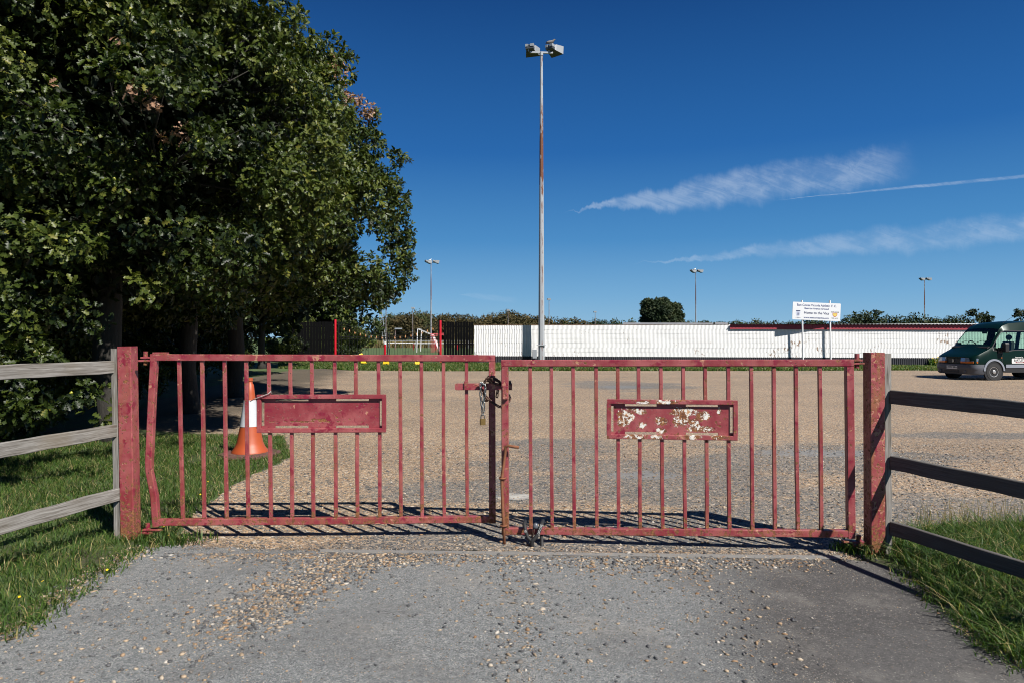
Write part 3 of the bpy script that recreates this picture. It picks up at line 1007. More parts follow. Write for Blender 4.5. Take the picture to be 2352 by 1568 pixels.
q = clumped(pts_in_poly([ground(2050, 1240), ground(2130, 1206), ground(2260, 1192), ground(2450, 1180), (6.4, 6.9), (6.4, 6.0), ground(2300, 1215), ground(2130, 1225)], 1100), 3, 2)
blades("seeding_grass", "tall thin seeding grass stalks at the gravel edge", q, 0.15, 0.34, 0.0016, STRAW, 0.5)
q = np.vstack([along([(2005, 1278), (1930, 1262)], 260, 0.05), along([(350, 1245), (450, 1245)], 420, 0.07)])
blades("gateway_weeds", "weeds and grass tufts at the feet of the gate posts", q, 0.03, 0.12, 0.0045, GRASS, 1.0)
strip = [ground(640, 846), ground(740, 846), ground(800, 850), ground(1000, 852), ground(1300, 851), ground(1700, 851), ground(2100, 850), (26, 32.5), (42, 30), wl(2500, fwd=0.05), wl(640, fwd=0.05)]
q = pts_in_poly(strip, 95000)
blades("strip_grass", "mown grass strip along the foot of the white wall", q, 0.06, 0.17, 0.016, GRASS, 1.0, tbias=0.8)
q = np.vstack([pts_in_poly([wl(720, fwd=6.5), wl(900, fwd=8), wl(1050, fwd=5.6), wl(1080, fwd=3.4), wl(760, fwd=3.2)], 1800)])
blades("thin_grass", "thin grass creeping into the gravel before the black fence", clumped(q, 1.4, 1.6), 0.03, 0.10, 0.012, GRASS, 1.0)
q = pts_in_poly([wl(2130, fwd=0.6), wl(2200, fwd=0.7), wl(2200, fwd=0.1), wl(2130, fwd=0.1)], 260)
blades("weeds", "flowering weeds against the black foot of the wall", q, 0.25, 0.65, 0.03, GRASS, 0.6)
# tall dry grass at the far side of the pitch
q = pts_in_poly([(-30, 112), (6, 112), (6, 116), (-30, 116)], 9000)
blades("dry_grass", "band of tall straw coloured grass beyond the pitch rail", q, 0.7, 1.5, 0.07, STRAW, 0.5, cat='dry grass')


def dots(name, label, P, r, mat, cat):
    mb = MB()
    for p in P:
        nn = Vector((random.gauss(0, .35), random.gauss(-.3, .35), 1)).normalized()
        mb.lathe([(0, 0), (r, r * .25), (r * .9, r * .5), (0, r * .3)], 6, p, nn)
    o = mb.build(name, mat)
    return tag(o, label, cat, kind='stuff')


q = np.vstack([along([(330, 1262), (250, 1308), (130, 1392), (0, 1478)], 1500, 0.06), along([(2050, 1296), (2130, 1370), (2200, 1424), (2340, 1540)], 900, 0.05)])
blades("edge_grass", "creeping grass tufts along the ragged tarmac edge", clumped(q, 9.0, 2.0), 0.02, 0.07, 0.0035, GRASS, 2.0)
fl = []
for px, py in ((30, 1225), (98, 1370), (45, 1392), (246, 1330), (376, 1244), (388, 1245), (478, 1122), (460, 1155)):
    p = ground(px, py)
    fl.append((p.x, p.y, random.uniform(.05, .12)))
dots("buttercups", "tiny yellow flowers in the grass by the left gate post", fl, 0.009, FLOWER, "flowers")
fl = []
for k in range(34):
    p = wl(random.uniform(2135, 2200), fwd=random.uniform(.1, .6))
    fl.append((p.x, p.y, random.uniform(.2, .6)))
dots("ragwort", "yellow flowers at the foot of the wall near the van", fl, 0.04, FLOWER, "flowers")

# ------------------------------------------------------------------ red gates
PL = Plane((-2.862, 5.40), (-0.136, 5.47))
PR = Plane((-0.081, 5.32), (2.53, 5.06))
M_REDPOSTL = red_paint("flaked_red_post_paint", rust=0.05, salmon=0.02, low=0.5, streak=0.35, big=1.3)
M_REDPOSTR = red_paint("salmon_flaked_post_paint", rust=0.06, salmon=0.085, low=0.3, streak=0.85, big=1.7)
M_REDRAIL = red_paint("red_rail_paint", rust=-0.01, salmon=0.035, top=1.478, streak=0.25)
M_REDBAR = red_paint("red_bar_paint", rust=0.035, salmon=0.005, low=0.40, streak=0.45)
M_REDLOW = red_paint("red_low_rail_paint", rust=0.10, salmon=0.02, streak=0.6)
M_REDSTILE = red_paint("worn_stile_paint", rust=0.07, salmon=0.06, low=0.4, streak=0.6, big=1.4)
M_REDPANEL = red_paint("red_panel_paint", rust=-0.02, salmon=0.0)
M_RUSTYLUG = red_paint("rusty_lug_paint", rust=0.12, salmon=0.05)


def chamfer_post(name, base, top, w, mat, label, side=(1, 0, 0)):
    base, top = Vector(base), Vector(top)
    t = thing(name, base, label, 'gate post')
    n = 5
    mb = MB()
    mb.path([base.lerp(top, i / n) for i in range(n + 1)], w, w, side, 0.006)
    mb.build('post', mat, t)
    return t


# left post: front face at 5.41, leaning slightly
lp = chamfer_post('gate_post', (-3.052, 5.465, 0.0), (-3.079, 5.465, 1.533), 0.110, M_REDPOSTL, 'crimson steel box gate post beside the pale wooden fence, leaning slightly')
rp = chamfer_post('gate_post', (2.705, 5.095, 0.0), (2.700, 5.095, 1.492), 0.110, M_REDPOSTR, 'steel box gate post flaking to salmon and rust beside the dark wooden fence')


def hinge(mbl, pos, out, pl, mat, root, up=1):
    """flat lug on the post, flat strap on the gate, a vertical pin through both"""
    m = MB()
    p = Vector(pos)
    m.bar(p - pl.dir * out * 0.055 + Vector((0, 0, -0.022)), p + pl.dir * out * 0.055 + Vector((0, 0, -0.022)), 0.06, 0.014, pl.n, 0.003)
    m.tube([p + Vector((0, 0, -0.05)), p + Vector((0, 0, 0.052))], 0.017, 10)
    m.build('hinge', mat, root)


def gate(pl, name, label, tops, rails, stile_l, stile_r, bars_full, bars_up, bars_low, frame, mats, bent=None):
    (tl, tr, bl, br) = rails                    # y of: top rail top edge left/right, bottom rail bottom edge left/right
    xl, xr = stile_l[0], stile_r[0]
    base = pl.p(xl, 1240)
    t = thing(name, (base.x, base.y, 0), label, 'gate')
    D = pl.dir
    RW = 0.052

    def lerp_top(x): return tl + (tr - tl) * (x - xl) / (xr - xl)
    def lerp_bot(x): return bl + (br - bl) * (x - xl) / (xr - xl)
    back = RW / 2
    # rails
    m = MB()
    k = 10
    ex = 0.026
    pts = []
    for i in range(k + 1):
        x = xl + (xr - xl) * i / k
        p = pl.p(x, lerp_top(x), back)
        pts.append(p + Vector((0, 0, -RW / 2 + random.uniform(-.0008, .0008))))
    pts[0] = pts[0] - D * ex
    pts[-1] = pts[-1] + D * ex
    m.path(pts, RW, RW, pl.n, 0.004)
    m.build('top_rail', M_REDRAIL, t)
    top_z0, top_z1 = pts[0].z - RW / 2, pts[-1].z - RW / 2
    m = MB()
    pts = []
    for i in range(k + 1):
        x = xl + (xr - xl) * i / k
        p = pl.p(x, lerp_bot(x), back)
        pts.append(p + Vector((0, 0, RW / 2 + random.uniform(-.002, .002))))
    bot_z0, bot_z1 = pts[0].z + RW / 2, pts[-1].z + RW / 2
    m.path([p for p in pts], RW, RW, pl.n, 0.004)
    m.build('bottom_rail', M_REDLOW, t)

    def zt(p):
        s = (p - pl.A).dot(D)
        s0 = (pl.p(xl, 800) - pl.A).dot(D)
        s1 = (pl.p(xr, 800) - pl.A).dot(D)
        q = (s - s0) / (s1 - s0)
        return top_z0 + (top_z1 - top_z0) * q, bot_z0 + (bot_z1 - bot_z0) * q
    # stiles
    for which, (x0, ytop, x1, ybot), nm, mt in ((0, stile_l, 'stile', mats[0]), (1, stile_r, 'stile', mats[1])):
        m = MB()
        p0, p1 = pl.p(x0, ytop, back), pl.p(x1, ybot, back)
        if which == 0 and bent:
            pts = [p1] + [pl.p(x, y, back + bk) for x, y, bk in bent] + [p0]
            wl_ = [(RW, RW)] + [(RW * 1.0, RW * 0.86) if i == 1 else (RW, RW) for i in range(len(bent))] + [(RW, RW)]
            m.path(pts, RW, RW, D, 0.006, wl_)
        else:
            a, b = zt(p0)
            p0 = Vector((p0.x, p0.y, a - 0.0005))
            m.path([p1, p1.lerp(p0, .3), p1.lerp(p0, .6), p0], RW + .002, RW + 0.003, D, 0.004)
        m.build(nm, mt, t)
    # bars
    bw = 0.027
    def add_bar(xa, ya, xb, yb):
        a, b = pl.p(xa, ya, back), pl.p(xb, yb, back)
        m = MB()
        mid = a.lerp(b, .5) + D * random.uniform(-.002, .002) + pl.n * random.uniform(-.002, .002)
        m.path([b, mid, a], bw, bw, D, 0.0025)
        m.build('bar', M_REDBAR, t)
    def zz(x, top):
        p = pl.p(x, 1000, back)
        a, b = zt(p)
        return a if top else b
    def seat(xa, za, xb, zb):
        a, b = pl.p(xa, 900, back), pl.p(xb, 1100, back)
        a.z, b.z = za, zb
        m = MB()
        mid = a.lerp(b, .5) + D * random.uniform(-.003, .003) + pl.n * random.uniform(-.002, .002)
        m.path([b, mid, a], bw, bw, D, 0.0025)
        # small weld beads
        m.build('bar', M_REDBAR, t)
    for xa, xb in bars_full:
        seat(xa, zz(xa, True) + .001, xb, zz(xb, False) - .001)
    (fx0, fy0, fx1, fy1) = frame
    fz1 = pl.p((fx0 + fx1) / 2, fy0).z
    fz0 = pl.p((fx0 + fx1) / 2, fy1).z
    for xa in bars_up:
        seat(xa, zz(xa, True) + .001, xa + 0.5, fz1 - .002)
    for xa, xb in bars_low:
        seat(xa, fz0 + .002, xb, zz(xb, False) - .001)
    # panel frame
    fw = 0.030
    m = MB()
    a, b = pl.p(fx0, fy0, 0.010), pl.p(fx1, fy0, 0.010)
    a.z = b.z = fz1
    A0, B0 = Vector((a.x, a.y, fz0)), Vector((b.x, b.y, fz0))
    h = Vector((0, 0, fw / 2))
    m.bar(a - h, b - h, fw, fw + .004, pl.n, 0.003)
    m.bar(A0 + h, B0 + h, fw, fw + .004, pl.n, 0.003)
    e = D * fw / 2
    m.bar(A0 + e + h * 2, a + e - h * 2, fw, fw + .004, pl.n, 0.003)
    m.bar(B0 - e + h * 2, b - e - h * 2, fw, fw + .004, pl.n, 0.003)
    m.build('panel_frame', mats[2], t)
    # plate with slots cut along the top, bottom and ends
    m = MB()
    W = (b - a).length
    H = fz1 - fz0
    th = 0.004
    o = A0 + pl.n * 0.016
    def pc(u0, u1, v0, v1):
        c = o + D * (u0 + u1) / 2 + Vector((0, 0, (v0 + v1) / 2))
        m.bar(c - Vector((0, 0, (v1 - v0) / 2)), c + Vector((0, 0, (v1 - v0) / 2)), u1 - u0, th, D, 0)
    i0, i1 = fw * .8, W - fw * .8
    j0, j1 = fw * .8, H - fw * .8
    s_ = 0.027
    us = [i0, i0 + s_, i0 + .115, W / 2 - .11, W / 2 + .11, i1 - .115, i1 - s_, i1]
    vs_ = [j0, j0 + s_, j1 - s_, j1]
    grid_u = us
    for gi in range(len(us) - 1):
        for gj in range(3):
            edge_u = gi in (0, len(us) - 2)
            if edge_u and gj == 1:
                continue
            if gj in (0, 2) and gi in (2, 4):
                continue
            pc(us[gi], us[gi + 1], vs_[gj], vs_[gj + 1])
    pn = m.build('panel', mats[3], t, weld=True)
    return t, (A0, W, H)


mats_l = (red_paint("bent_stile_paint", rust=0.05, salmon=0.015, low=0.25, streak=0.3), M_REDSTILE, M_REDPANEL, red_paint("plain_panel_paint", rust=0.0, salmon=0.0, patches=[(1.10, 0.935, 0.45, 0.013), (1.25, 0.95, 0.16, 0.012)]))
gl, _ = gate(PL, 'metal_gate', 'red barred gate leaf with bent hinge upright and plain red panel', None, (813, 815, 1208, 1200), (352, 813, 356, 1210), (1130, 815, 1131, 1201),
          [(408, 417), (461, 466), (513, 518), (563, 568), (918, 920), (967, 969), (1018, 1020), (1071, 1073)],
          [615, 665, 714, 767, 816, 868], [(618, 620), (668, 669), (717, 718), (769, 770), (819, 820), (871, 871)], (590, 906, 886, 992), mats_l,
          bent=[(351, 1140, 0.004), (342, 1084, -0.012), (341, 1064, -0.012), (343, 1000, -0.004), (347, 900, 0.0)])
# right leaf
q0 = PR.p(1394, 1008)
base_r = PR.p(1160, 1240)
def pr_local(x, y):
    p = PR.p(x, y)
    return ((p.x - base_r.x), p.z)
wh = []
for x, y, rx, ry in ((1440, 958, .075, .085), (1470, 945, .06, .03), (1478, 976, .04, .03), (1520, 968, .055, .04), (1568, 965, .09, .055), (1595, 972, .06, .05), (1575, 948, .12, .05), (1620, 955, .07, .04), (1610, 985, .12, .03), (1425, 965, .02, .09), (1520, 990, .04, .03), (1655, 945, .02, .03)):
    lx, lz = pr_local(x, y)
    wh.append((lx, lz, rx, ry))
rustframe = []
for x, y, rx in ((1460, 1002, .12), (1510, 1002, .06), (1530, 924, .10), (1480, 924, .06), (1590, 1002, .08), (1650, 1002, .07)):
    lx, lz = pr_local(x, y)
    rustframe.append((lx, lz, rx, .03))
mats_r = (M_REDSTILE, red_paint("right_stile_paint", rust=0.0, salmon=0.04, low=0.35), red_paint("rusty_frame_paint", rust=0.05, salmon=0.03, whites=rustframe), red_paint("peeling_panel_paint", rust=0.02, salmon=0.0, whites=wh))
gr, (fA, fW, fH) = gate(PR, 'metal_gate', 'red barred gate leaf whose panel peels to white and rust', None, (826, 825, 1227, 1234), (1159, 826, 1160, 1228), (1953, 825, 1957, 1236),
          [(1217, 1219), (1266, 1268), (1316, 1319), (1369, 1371), (1727, 1730), (1779, 1782), (1830, 1835), (1885, 1889)],
          [1419, 1467, 1518, 1570, 1621, 1674], [(1420, 1421), (1470, 1471), (1521, 1523), (1573, 1575), (1624, 1625), (1675, 1677)], (1394, 918, 1694, 1008), mats_r)

# hinges: lug on the post, strap on the leaf, pin
for pl, root, x, y, sgn in ((PL, gl, 330, 822, 1), (PL, gl, 335, 1218, 1), (PR, gr, 1972, 828, -1), (PR, gr, 1976, 1246, -1)):
    p = pl.p(x, y, 0.03)
    m = MB()
    m.bar(p - pl.dir * 0.045 * sgn - Vector((0, 0, .022)), p + pl.dir * 0.045 * sgn - Vector((0, 0, .022)), 0.055, 0.016, pl.n, 0.003)
    m.bar(p - pl.dir * 0.03 * sgn + Vector((0, 0, .002)), p + pl.dir * 0.115 * sgn + Vector((0, 0, .002)), 0.055, 0.016, pl.n, 0.003)
    m.tube([p - Vector((0, 0, .055)), p + Vector((0, 0, .052))], 0.017, 10)
    m.build('hinge', M_RUSTYLUG, root)
# corner block at the head of the bent stile
m = MB()
p = PL.p(372, 814, 0.028)
m.bar(p - PL.dir * 0.075 + Vector((0, 0, .008)), p + PL.dir * 0.03 + Vector((0, 0, .008)), 0.055, 0.02, PL.n, 0.004)
m.build('corner_plate', M_REDSTILE, gl)

# slide bolt on the left leaf, catch on the right leaf
m = MB()
a, b = PL.p(1045, 887, -0.012), PL.p(1176, 887, -0.012)
a.z = b.z = PL.p(1100, 887).z
n_ = 14
ring = []
m.bar(a + PL.dir * 0.012, b, 0.010, 0.054, PL.n, 0.002)
m.bar(a, a + PL.dir * 0.012, 0.010, 0.044, PL.n, 0.002)
sb = m.build('slide_bolt', red_paint("bolt_paint", rust=0.05, salmon=0.06), gl)
m = MB()
p = PL.p(1071, 884, -0.022)
m.box(p, (0.034, 0.016, 0.068), math.atan2(PL.dir.y, PL.dir.x), 0.003)
m.build('keeper', M_REDSTILE, gl)
m = MB()
p = PL.p(1111, 888, -0.03)
m.tube([p, p - PL.n * 0.03], 0.012, 10)
m.build('bolt_knob', M_RUSTYLUG, gl)
m = MB()
p = PR.p(1161, 900, -0.018)
m.box(p, (0.045, 0.03, 0.10), math.atan2(PR.dir.y, PR.dir.x), 0.004)
m.build('catch', M_REDSTILE, gr)
# drop bolt with bent handle, in two loops
m = MB()
m.tube([PR.p(1193, 1024, -0.05), PR.p(1180, 1022.5, -0.048), PR.p(1168, 1020.5, -0.044), PR.p(1163, 1024, -0.038), PR.p(1161, 1040, -0.032), PR.p(1153, 1096, -0.024), PR.p(1155, 1165, -0.022), PR.p(1160, 1262, -0.02)], 0.0115, 10)
db = m.build('drop_bolt', M_RUSTROD, gr, smooth=True)
for y in (1096, 1204):
    m = MB()
    p = PR.p(1154 if y < 1150 else 1157, y, -0.018)
    m.tube([p + PR.n * .02 - PR.dir * .022, p - PR.n * .022 - PR.dir * .018, p - PR.n * .026, p - PR.n * .022 + PR.dir * .018, p + PR.n * .02 + PR.dir * .03], 0.006, 6)
    m.build('bolt_guide', M_RUSTROD, gr, smooth=True)


# ------------------------------------------------------------------ chains, padlock, sleeve lock
def link_chain(name, lines, mat, label, cat, rl=0.048, rw=0.027, r=0.0050):
    o0 = Vector(lines[0][0])
    mb = MB()
    flip = 0
    for pts in lines:
        pts = [Vector(p) for p in pts]
        seg = [(pts[i + 1] - pts[i]).length for i in range(len(pts) - 1)]
        tot = sum(seg)
        pitch = rl - 3 * r
        n = max(1, int(tot / pitch))
        def where(d):
            i = 0
            while i < len(seg) - 1 and d > seg[i]:
                d -= seg[i]
                i += 1
            return pts[i].lerp(pts[i + 1], min(1.0, d / seg[i]))
        for k in range(n):
            a, b = where(k * pitch), where((k + 1) * pitch)
            c = (a + b) / 2
            ax = (b - a).normalized()
            ref = Vector((0, -1, 0)) if abs(ax.y) < 0.8 else Vector((1, 0, 0))
            u = ax.cross(ref).normalized()
            vv = ax.cross(u)
            flip += 1
            ang = R(35 if flip % 2 else 125) + random.uniform(-.3, .3)
            s = u * math.cos(ang) + vv * math.sin(ang)
            ringp = []
            hl, hw = rl / 2 - r, rw / 2 - r
            for q in range(12):
                th = 2 * math.pi * q / 12
                x = math.cos(th) * hw
                y = math.sin(th) * hw + (hl - hw) * (1 if math.sin(th) >= 0 else -1)
                ringp.append(c + ax * y + s * x)
            nrm = ax.cross(s)
            rings = []
            for q in range(12):
                tng = (ringp[(q + 1) % 12] - ringp[q - 1]).normalized()
                o_ = tng.cross(nrm)
                rings.append([ringp[q] + (o_ * math.cos(2 * math.pi * e / 6) + nrm * math.sin(2 * math.pi * e / 6)) * r for e in range(6)])
            rings.append(rings[0])
            mb.loft(rings, cap=False)
    o = mb.build(name, mat, origin=o0, smooth=True)
    return tag(o, label, cat)


f5 = lambda zx, zy, bk: PL.p((1700 + zx / 6.03) * .6125, (1380 + zy / 6.03) * .6125, bk)
link_chain('chain', [
    [f5(640, 400, -.03), f5(690, 320, -.05), f5(770, 215, -.045), f5(900, 215, -.05), f5(1010, 260, -.05), f5(1080, 350, -.06), f5(1200, 380, -.07), f5(1285, 325, -.03), f5(1275, 300, .06)],
    [f5(740, 250, .02), f5(800, 275, -.05), f5(900, 320, -.06), f5(1000, 350, -.06), f5(1120, 375, -.065), f5(1240, 350, -.06)],
    [f5(760, 215, -.02), f5(850, 235, -.065), f5(960, 245, -.065), f5(1060, 300, -.05)],
    [f5(780, 195, .03), f5(870, 205, -.03), f5(950, 225, -.055), f5(1050, 290, .02)],
    [f5(615, 400, -.03), f5(650, 520, -.045), f5(740, 620, -.055), f5(850, 735, -.06), f5(960, 800, -.065), f5(1040, 850, -.065), f5(1150, 810, -.06), f5(1240, 755, -.055), f5(1290, 690, -.03), f5(1275, 630, .02), f5(1235, 605, .07)],
    [f5(690, 500, .0), f5(740, 640, -.03), f5(780, 720, -.02), f5(700, 735, .03)],
    [f5(1010, 480, .06), f5(990, 600, .05), f5(985, 725, .04)],
    [f5(1090, 880, -.03), f5(1170, 850, -.05), f5(1240, 770, -.05)],
], M_RUSTCHAIN, 'rusty brown chain wrapped round the meeting uprights of the red gates', 'chain')
link_chain('chain', [
    [f5(668, 1030, -.055), f5(655, 900, -.06), f5(640, 740, -.06), f5(620, 600, -.06), f5(612, 440, -.06), f5(625, 310, -.055), f5(670, 300, -.06), f5(715, 360, -.06), f5(735, 480, -.065), f5(700, 640, -.06), f5(690, 780, -.06), f5(690, 920, -.06), f5(685, 1030, -.055)],
], M_ZINC, 'pale zinc chain hanging doubled and holding the brass padlock', 'chain', 0.05, 0.025, 0.0044)
p = f5(665, 1190, -.05)
t = thing('padlock', p - Vector((0, 0, .035)), 'square brass padlock hanging from the pale chain', 'padlock')
m = MB()
m.box(p, (0.044, 0.024, 0.050), R(20), 0.004)
m.build('lock_body', M_BRASS, t)
m = MB()
hw = Vector((math.cos(R(20)), math.sin(R(20)), 0)) * 0.014
pp = [p - hw + Vector((0, 0, .02))] + [p + Vector((0, 0, .042)) - hw * math.cos(a) + Vector((0, 0, .016 * math.sin(a))) for a in np.linspace(0, math.pi, 7)] + [p + hw + Vector((0, 0, .02))]
m.tube(pp, 0.0045, 8)
m.build('shackle', M_ZINC, t, smooth=True)

fr = lambda zx, zy, bk: PR.p((1860 + zx / 7.84) * .6125, (1920 + zy / 7.84) * .6125, bk)
t = thing('sleeve_lock', fr(1200, 1120, -.06), 'black fabric sleeved chain lock looped round the low gate rail', 'chain lock')
m = MB()
def sleeve(pts, r):
    out = []
    for i, p_ in enumerate(pts):
        out.append(p_)
    m.tube(out, [r * random.uniform(.9, 1.1) for _ in out], 10)
sleeve([fr(850, 290, .05), fr(835, 320, -.02), fr(870, 420, -.05), fr(905, 540, -.055), fr(950, 660, -.06), fr(1030, 735, -.065), fr(1120, 760, -.07)], 0.0145)
sleeve([fr(1370, 290, .05), fr(1335, 330, -.03), fr(1300, 430, -.055), fr(1250, 560, -.06), fr(1190, 650, -.065), fr(1110, 720, -.07), fr(1075, 800, -.07), fr(1080, 900, -.065), fr(1100, 1010, -.06), fr(1160, 1075, -.06), fr(1250, 1095, -.06), fr(1330, 1060, -.05), fr(1365, 980, -.04), fr(1350, 860, -.02), fr(1340, 740, .02), fr(1335, 640, .05)], 0.015)
m.build('sleeve', M_BLACKFABRIC, t, smooth=True)
text_mesh('lettering', 'SECURE', 0.026, M_WHITEPRINT, t, fr(1300, 430, -.0725), (fr(1250, 560, 0) - fr(1335, 330, 0)), (fr(1400, 470, 0) - fr(1290, 430, 0)))
text_mesh('lettering', 'SE', 0.022, M_WHITEPRINT, t, fr(885, 480, -.071), (fr(905, 560, 0) - fr(860, 420, 0)), (fr(960, 450, 0) - fr(885, 480, 0)))
m = MB()
m.lathe([(0.008, -0.004), (0.021, 0.0), (0.023, 0.016), (0.016, 0.034), (0.004, 0.042)], 12, fr(1165, 400, -.05), (0.15, -.1, 1))
m.build('lock_head', M_GREYPLASTIC, t, smooth=True)
m = MB()
m.tube([fr(1120, 340, -.055), fr(1095, 480, -.06), fr(1070, 640, -.065)], 0.005, 6)
m.tube([fr(1150, 340, -.06), fr(1140, 480, -.065), fr(1100, 600, -.07), fr(1085, 690, -.07)], 0.005, 6)
m.build('inner_chain', M_RUSTCHAIN, t, smooth=True)

m = MB()
m.tube([PL.p(570, 922, .04), PL.p(586, 915, -.012), PL.p(603, 908.5, -.02), PL.p(618, 903, -.016), PL.p(622, 898, .0), PL.p(621, 905, .035)], 0.0035, 6)
m.ball(PL.p(603, 908.5, -.022), 0.006, 6, 4)
tag(m.build('cable_tie', plain("grey_cord", (0.33, 0.32, 0.30), 0.7), origin=PL.p(600, 908)), 'thin grey tie knotted to the corner of the plain panel', 'cord')


# ------------------------------------------------------------------ wooden fences
def plank(name, a, b, h, th, mat, parent, up=(0, 0, 1), sag=0.0, seed=0):
    """rail or post from a to b with grain coordinates as attributes; h across, th thick"""
    rr = random.Random(seed)
    a, b = Vector(a), Vector(b)
    L = (b - a).length
    n = max(2, int(L / 0.15))
    ax = (b - a) / L
    upv = Vector(up)
    upv = (upv - ax * upv.dot(ax)).normalized()
    sd = ax.cross(upv)
    V, al, ac = [], [], []
    for i in range(n + 1):
        c = a.lerp(b, i / n) + upv * (rr.uniform(-.0025, .0025) - sag * math.sin(math.pi * i / n)) + sd * rr.uniform(-.002, .002)
        ch = 0.004
        hx, hy = h / 2 * (1 + rr.uniform(-.02, .02)), th / 2
        for x, y in ((-hx + ch, -hy), (hx - ch, -hy), (hx, -hy + ch), (hx, hy - ch), (hx - ch, hy), (-hx + ch, hy), (-hx, hy - ch), (-hx, -hy + ch)):
            V.append(c + upv * x + sd * y)
            al.append(i / n * L + seed * 3.7)
            ac.append(x + 0.37 * y + seed * .91)
    F = []
    for k in range(n):
        for i in range(8):
            j = (i + 1) % 8
            F.append((k * 8 + i, k * 8 + j, (k + 1) * 8 + j, (k + 1) * 8 + i))
    F += [tuple(range(8))[::-1], tuple(n * 8 + i for i in range(8))]
    o0 = world_loc(parent)
    me = bpy.data.meshes.new(name)
    me.from_pydata([tuple(v_ - o0) for v_ in V], [], F)
    bm = bmesh.new()
    bm.from_mesh(me)
    bmesh.ops.recalc_face_normals(bm, faces=bm.faces)
    bm.to_mesh(me)
    bm.free()
    for nm, dat in (('along', al), ('across', ac)):
        q = me.attributes.new(nm, 'FLOAT', 'POINT')
        q.data.foreach_set('value', dat)
    me.materials.append(mat)
    o = bpy.data.objects.new(name, me)
    COL.objects.link(o)
    o.parent = parent
    return o


M_WOOD = weathered_wood("weathered_timber")
M_WOODD = weathered_wood("shaded_weathered_timber", 0.74)  # same timber mixed darker: the shade on the rails is in the colour
t = thing('wooden_fence', (-3.15, 5.50, 0), 'pale weathered post and rail fence running out to the left', 'fence')
plank('post', (-3.140, 5.475, -0.05), (-3.166, 5.475, 1.515), 0.05, 0.10, M_WOOD, t, (1, 0, 0), seed=1)
dirl = Vector((-0.24, -0.90, 0)).normalized()
for k, z in enumerate((1.37, 0.868, 0.362)):
    a = Vector((-3.15 - 0.012 * (2 - k) + (0.012 * k), 5.44, z))
    plank('rail', a, a + dirl * 2.6 + Vector((0, 0, (0.006, -0.03, -0.02)[k])), 0.10, 0.034, M_WOOD, t, seed=k + 2)
plank('post', (-3.80, 2.95, -0.05), (-3.80, 2.95, 1.5), 0.05, 0.10, M_WOOD, t, (1, 0, 0), seed=9)

t = thing('wooden_fence', (2.82, 5.10, 0), 'dark shaded post and rail fence running out to the right', 'fence')
plank('post', (2.797, 5.115, -0.05), (2.790, 5.115, 1.485), 0.052, 0.10, M_WOOD, t, (1, 0, 0), seed=11)
dirr = Vector((0.29, -0.92, 0)).normalized()
for k, z in enumerate((1.166, 0.68, 0.195)):
    a = Vector((2.815, 5.06, z))
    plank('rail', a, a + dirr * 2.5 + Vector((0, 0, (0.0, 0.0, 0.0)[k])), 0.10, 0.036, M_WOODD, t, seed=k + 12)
plank('post', (3.60, 2.62, -0.05), (3.60, 2.62, 1.48), 0.05, 0.10, M_WOOD, t, (1, 0, 0), seed=17)

# ------------------------------------------------------------------ traffic cone
c = ground(574, 1046)
t = thing('traffic_cone', c, 'tall scuffed orange traffic cone with white sleeve on reddish rubber base', 'traffic cone')
prof = [(0.030, 1.06), (0.040, 1.055), (0.040, 1.02), (0.033, 1.012), (0.036, 0.985), (0.050, 0.97), (0.062, 0.86), (0.075, 0.765), (0.085, 0.70), (0.130, 0.395), (0.150, 0.30), (0.170, 0.19), (0.196, 0.125), (0.236, 0.075), (0.240, 0.055), (0.225, 0.05)]
m = MB()
m.lathe(prof, 28, c)
m.build('cone_body', M_ORANGE, t, smooth=40)
m = MB()
m.lathe([(0.0795, 0.76), (0.0805, 0.762), (0.132, 0.408), (0.1285, 0.405)], 28, c)
m.build('reflective_sleeve', plain("reflective_white_sleeve", (0.50, 0.52, 0.54), 0.4, var=0.14, sc_=50), t, smooth=40)
m = MB()
m.lathe([(0.40, 0.0), (0.41, 0.01), (0.40, 0.048), (0.30, 0.056), (0.0, 0.06)], 8, c)
m.build('cone_base', M_RUBBERBASE, t)

# ------------------------------------------------------------------ white corrugated wall and what stands on it
def corrugated(pl, s0, s1, zs, period, amp, fwd, ph=None):
    """courses of corrugated sheet between the heights zs along the plane, each lapping over the next"""
    mb = MB()
    per = 8
    n = int((s1 - s0) / period * per)
    for k in range(len(zs) - 1):
        p0 = random.random() * 1.5
        vs = []
        for i in range(n + 1):
            s = s0 + (s1 - s0) * i / n
            o = amp * math.sin(2 * math.pi * s / period + p0) + 0.004 * math.sin(s * 1.7 + k)
            for z, lap in ((zs[k], 0.005), (zs[k + 1] + 0.008, 0.0)):
                q = pl.A + pl.dir * s - pl.n * (fwd + o + lap)
                zz = z + 0.003 * math.sin(s * 0.7 + k * 1.3)
                vs.append((q.x, q.y, zz(s) if callable(z) else zz))
        mb.add(vs, [(2 * i, 2 * i + 2, 2 * i + 3, 2 * i + 1) for i in range(n)])
    return mb


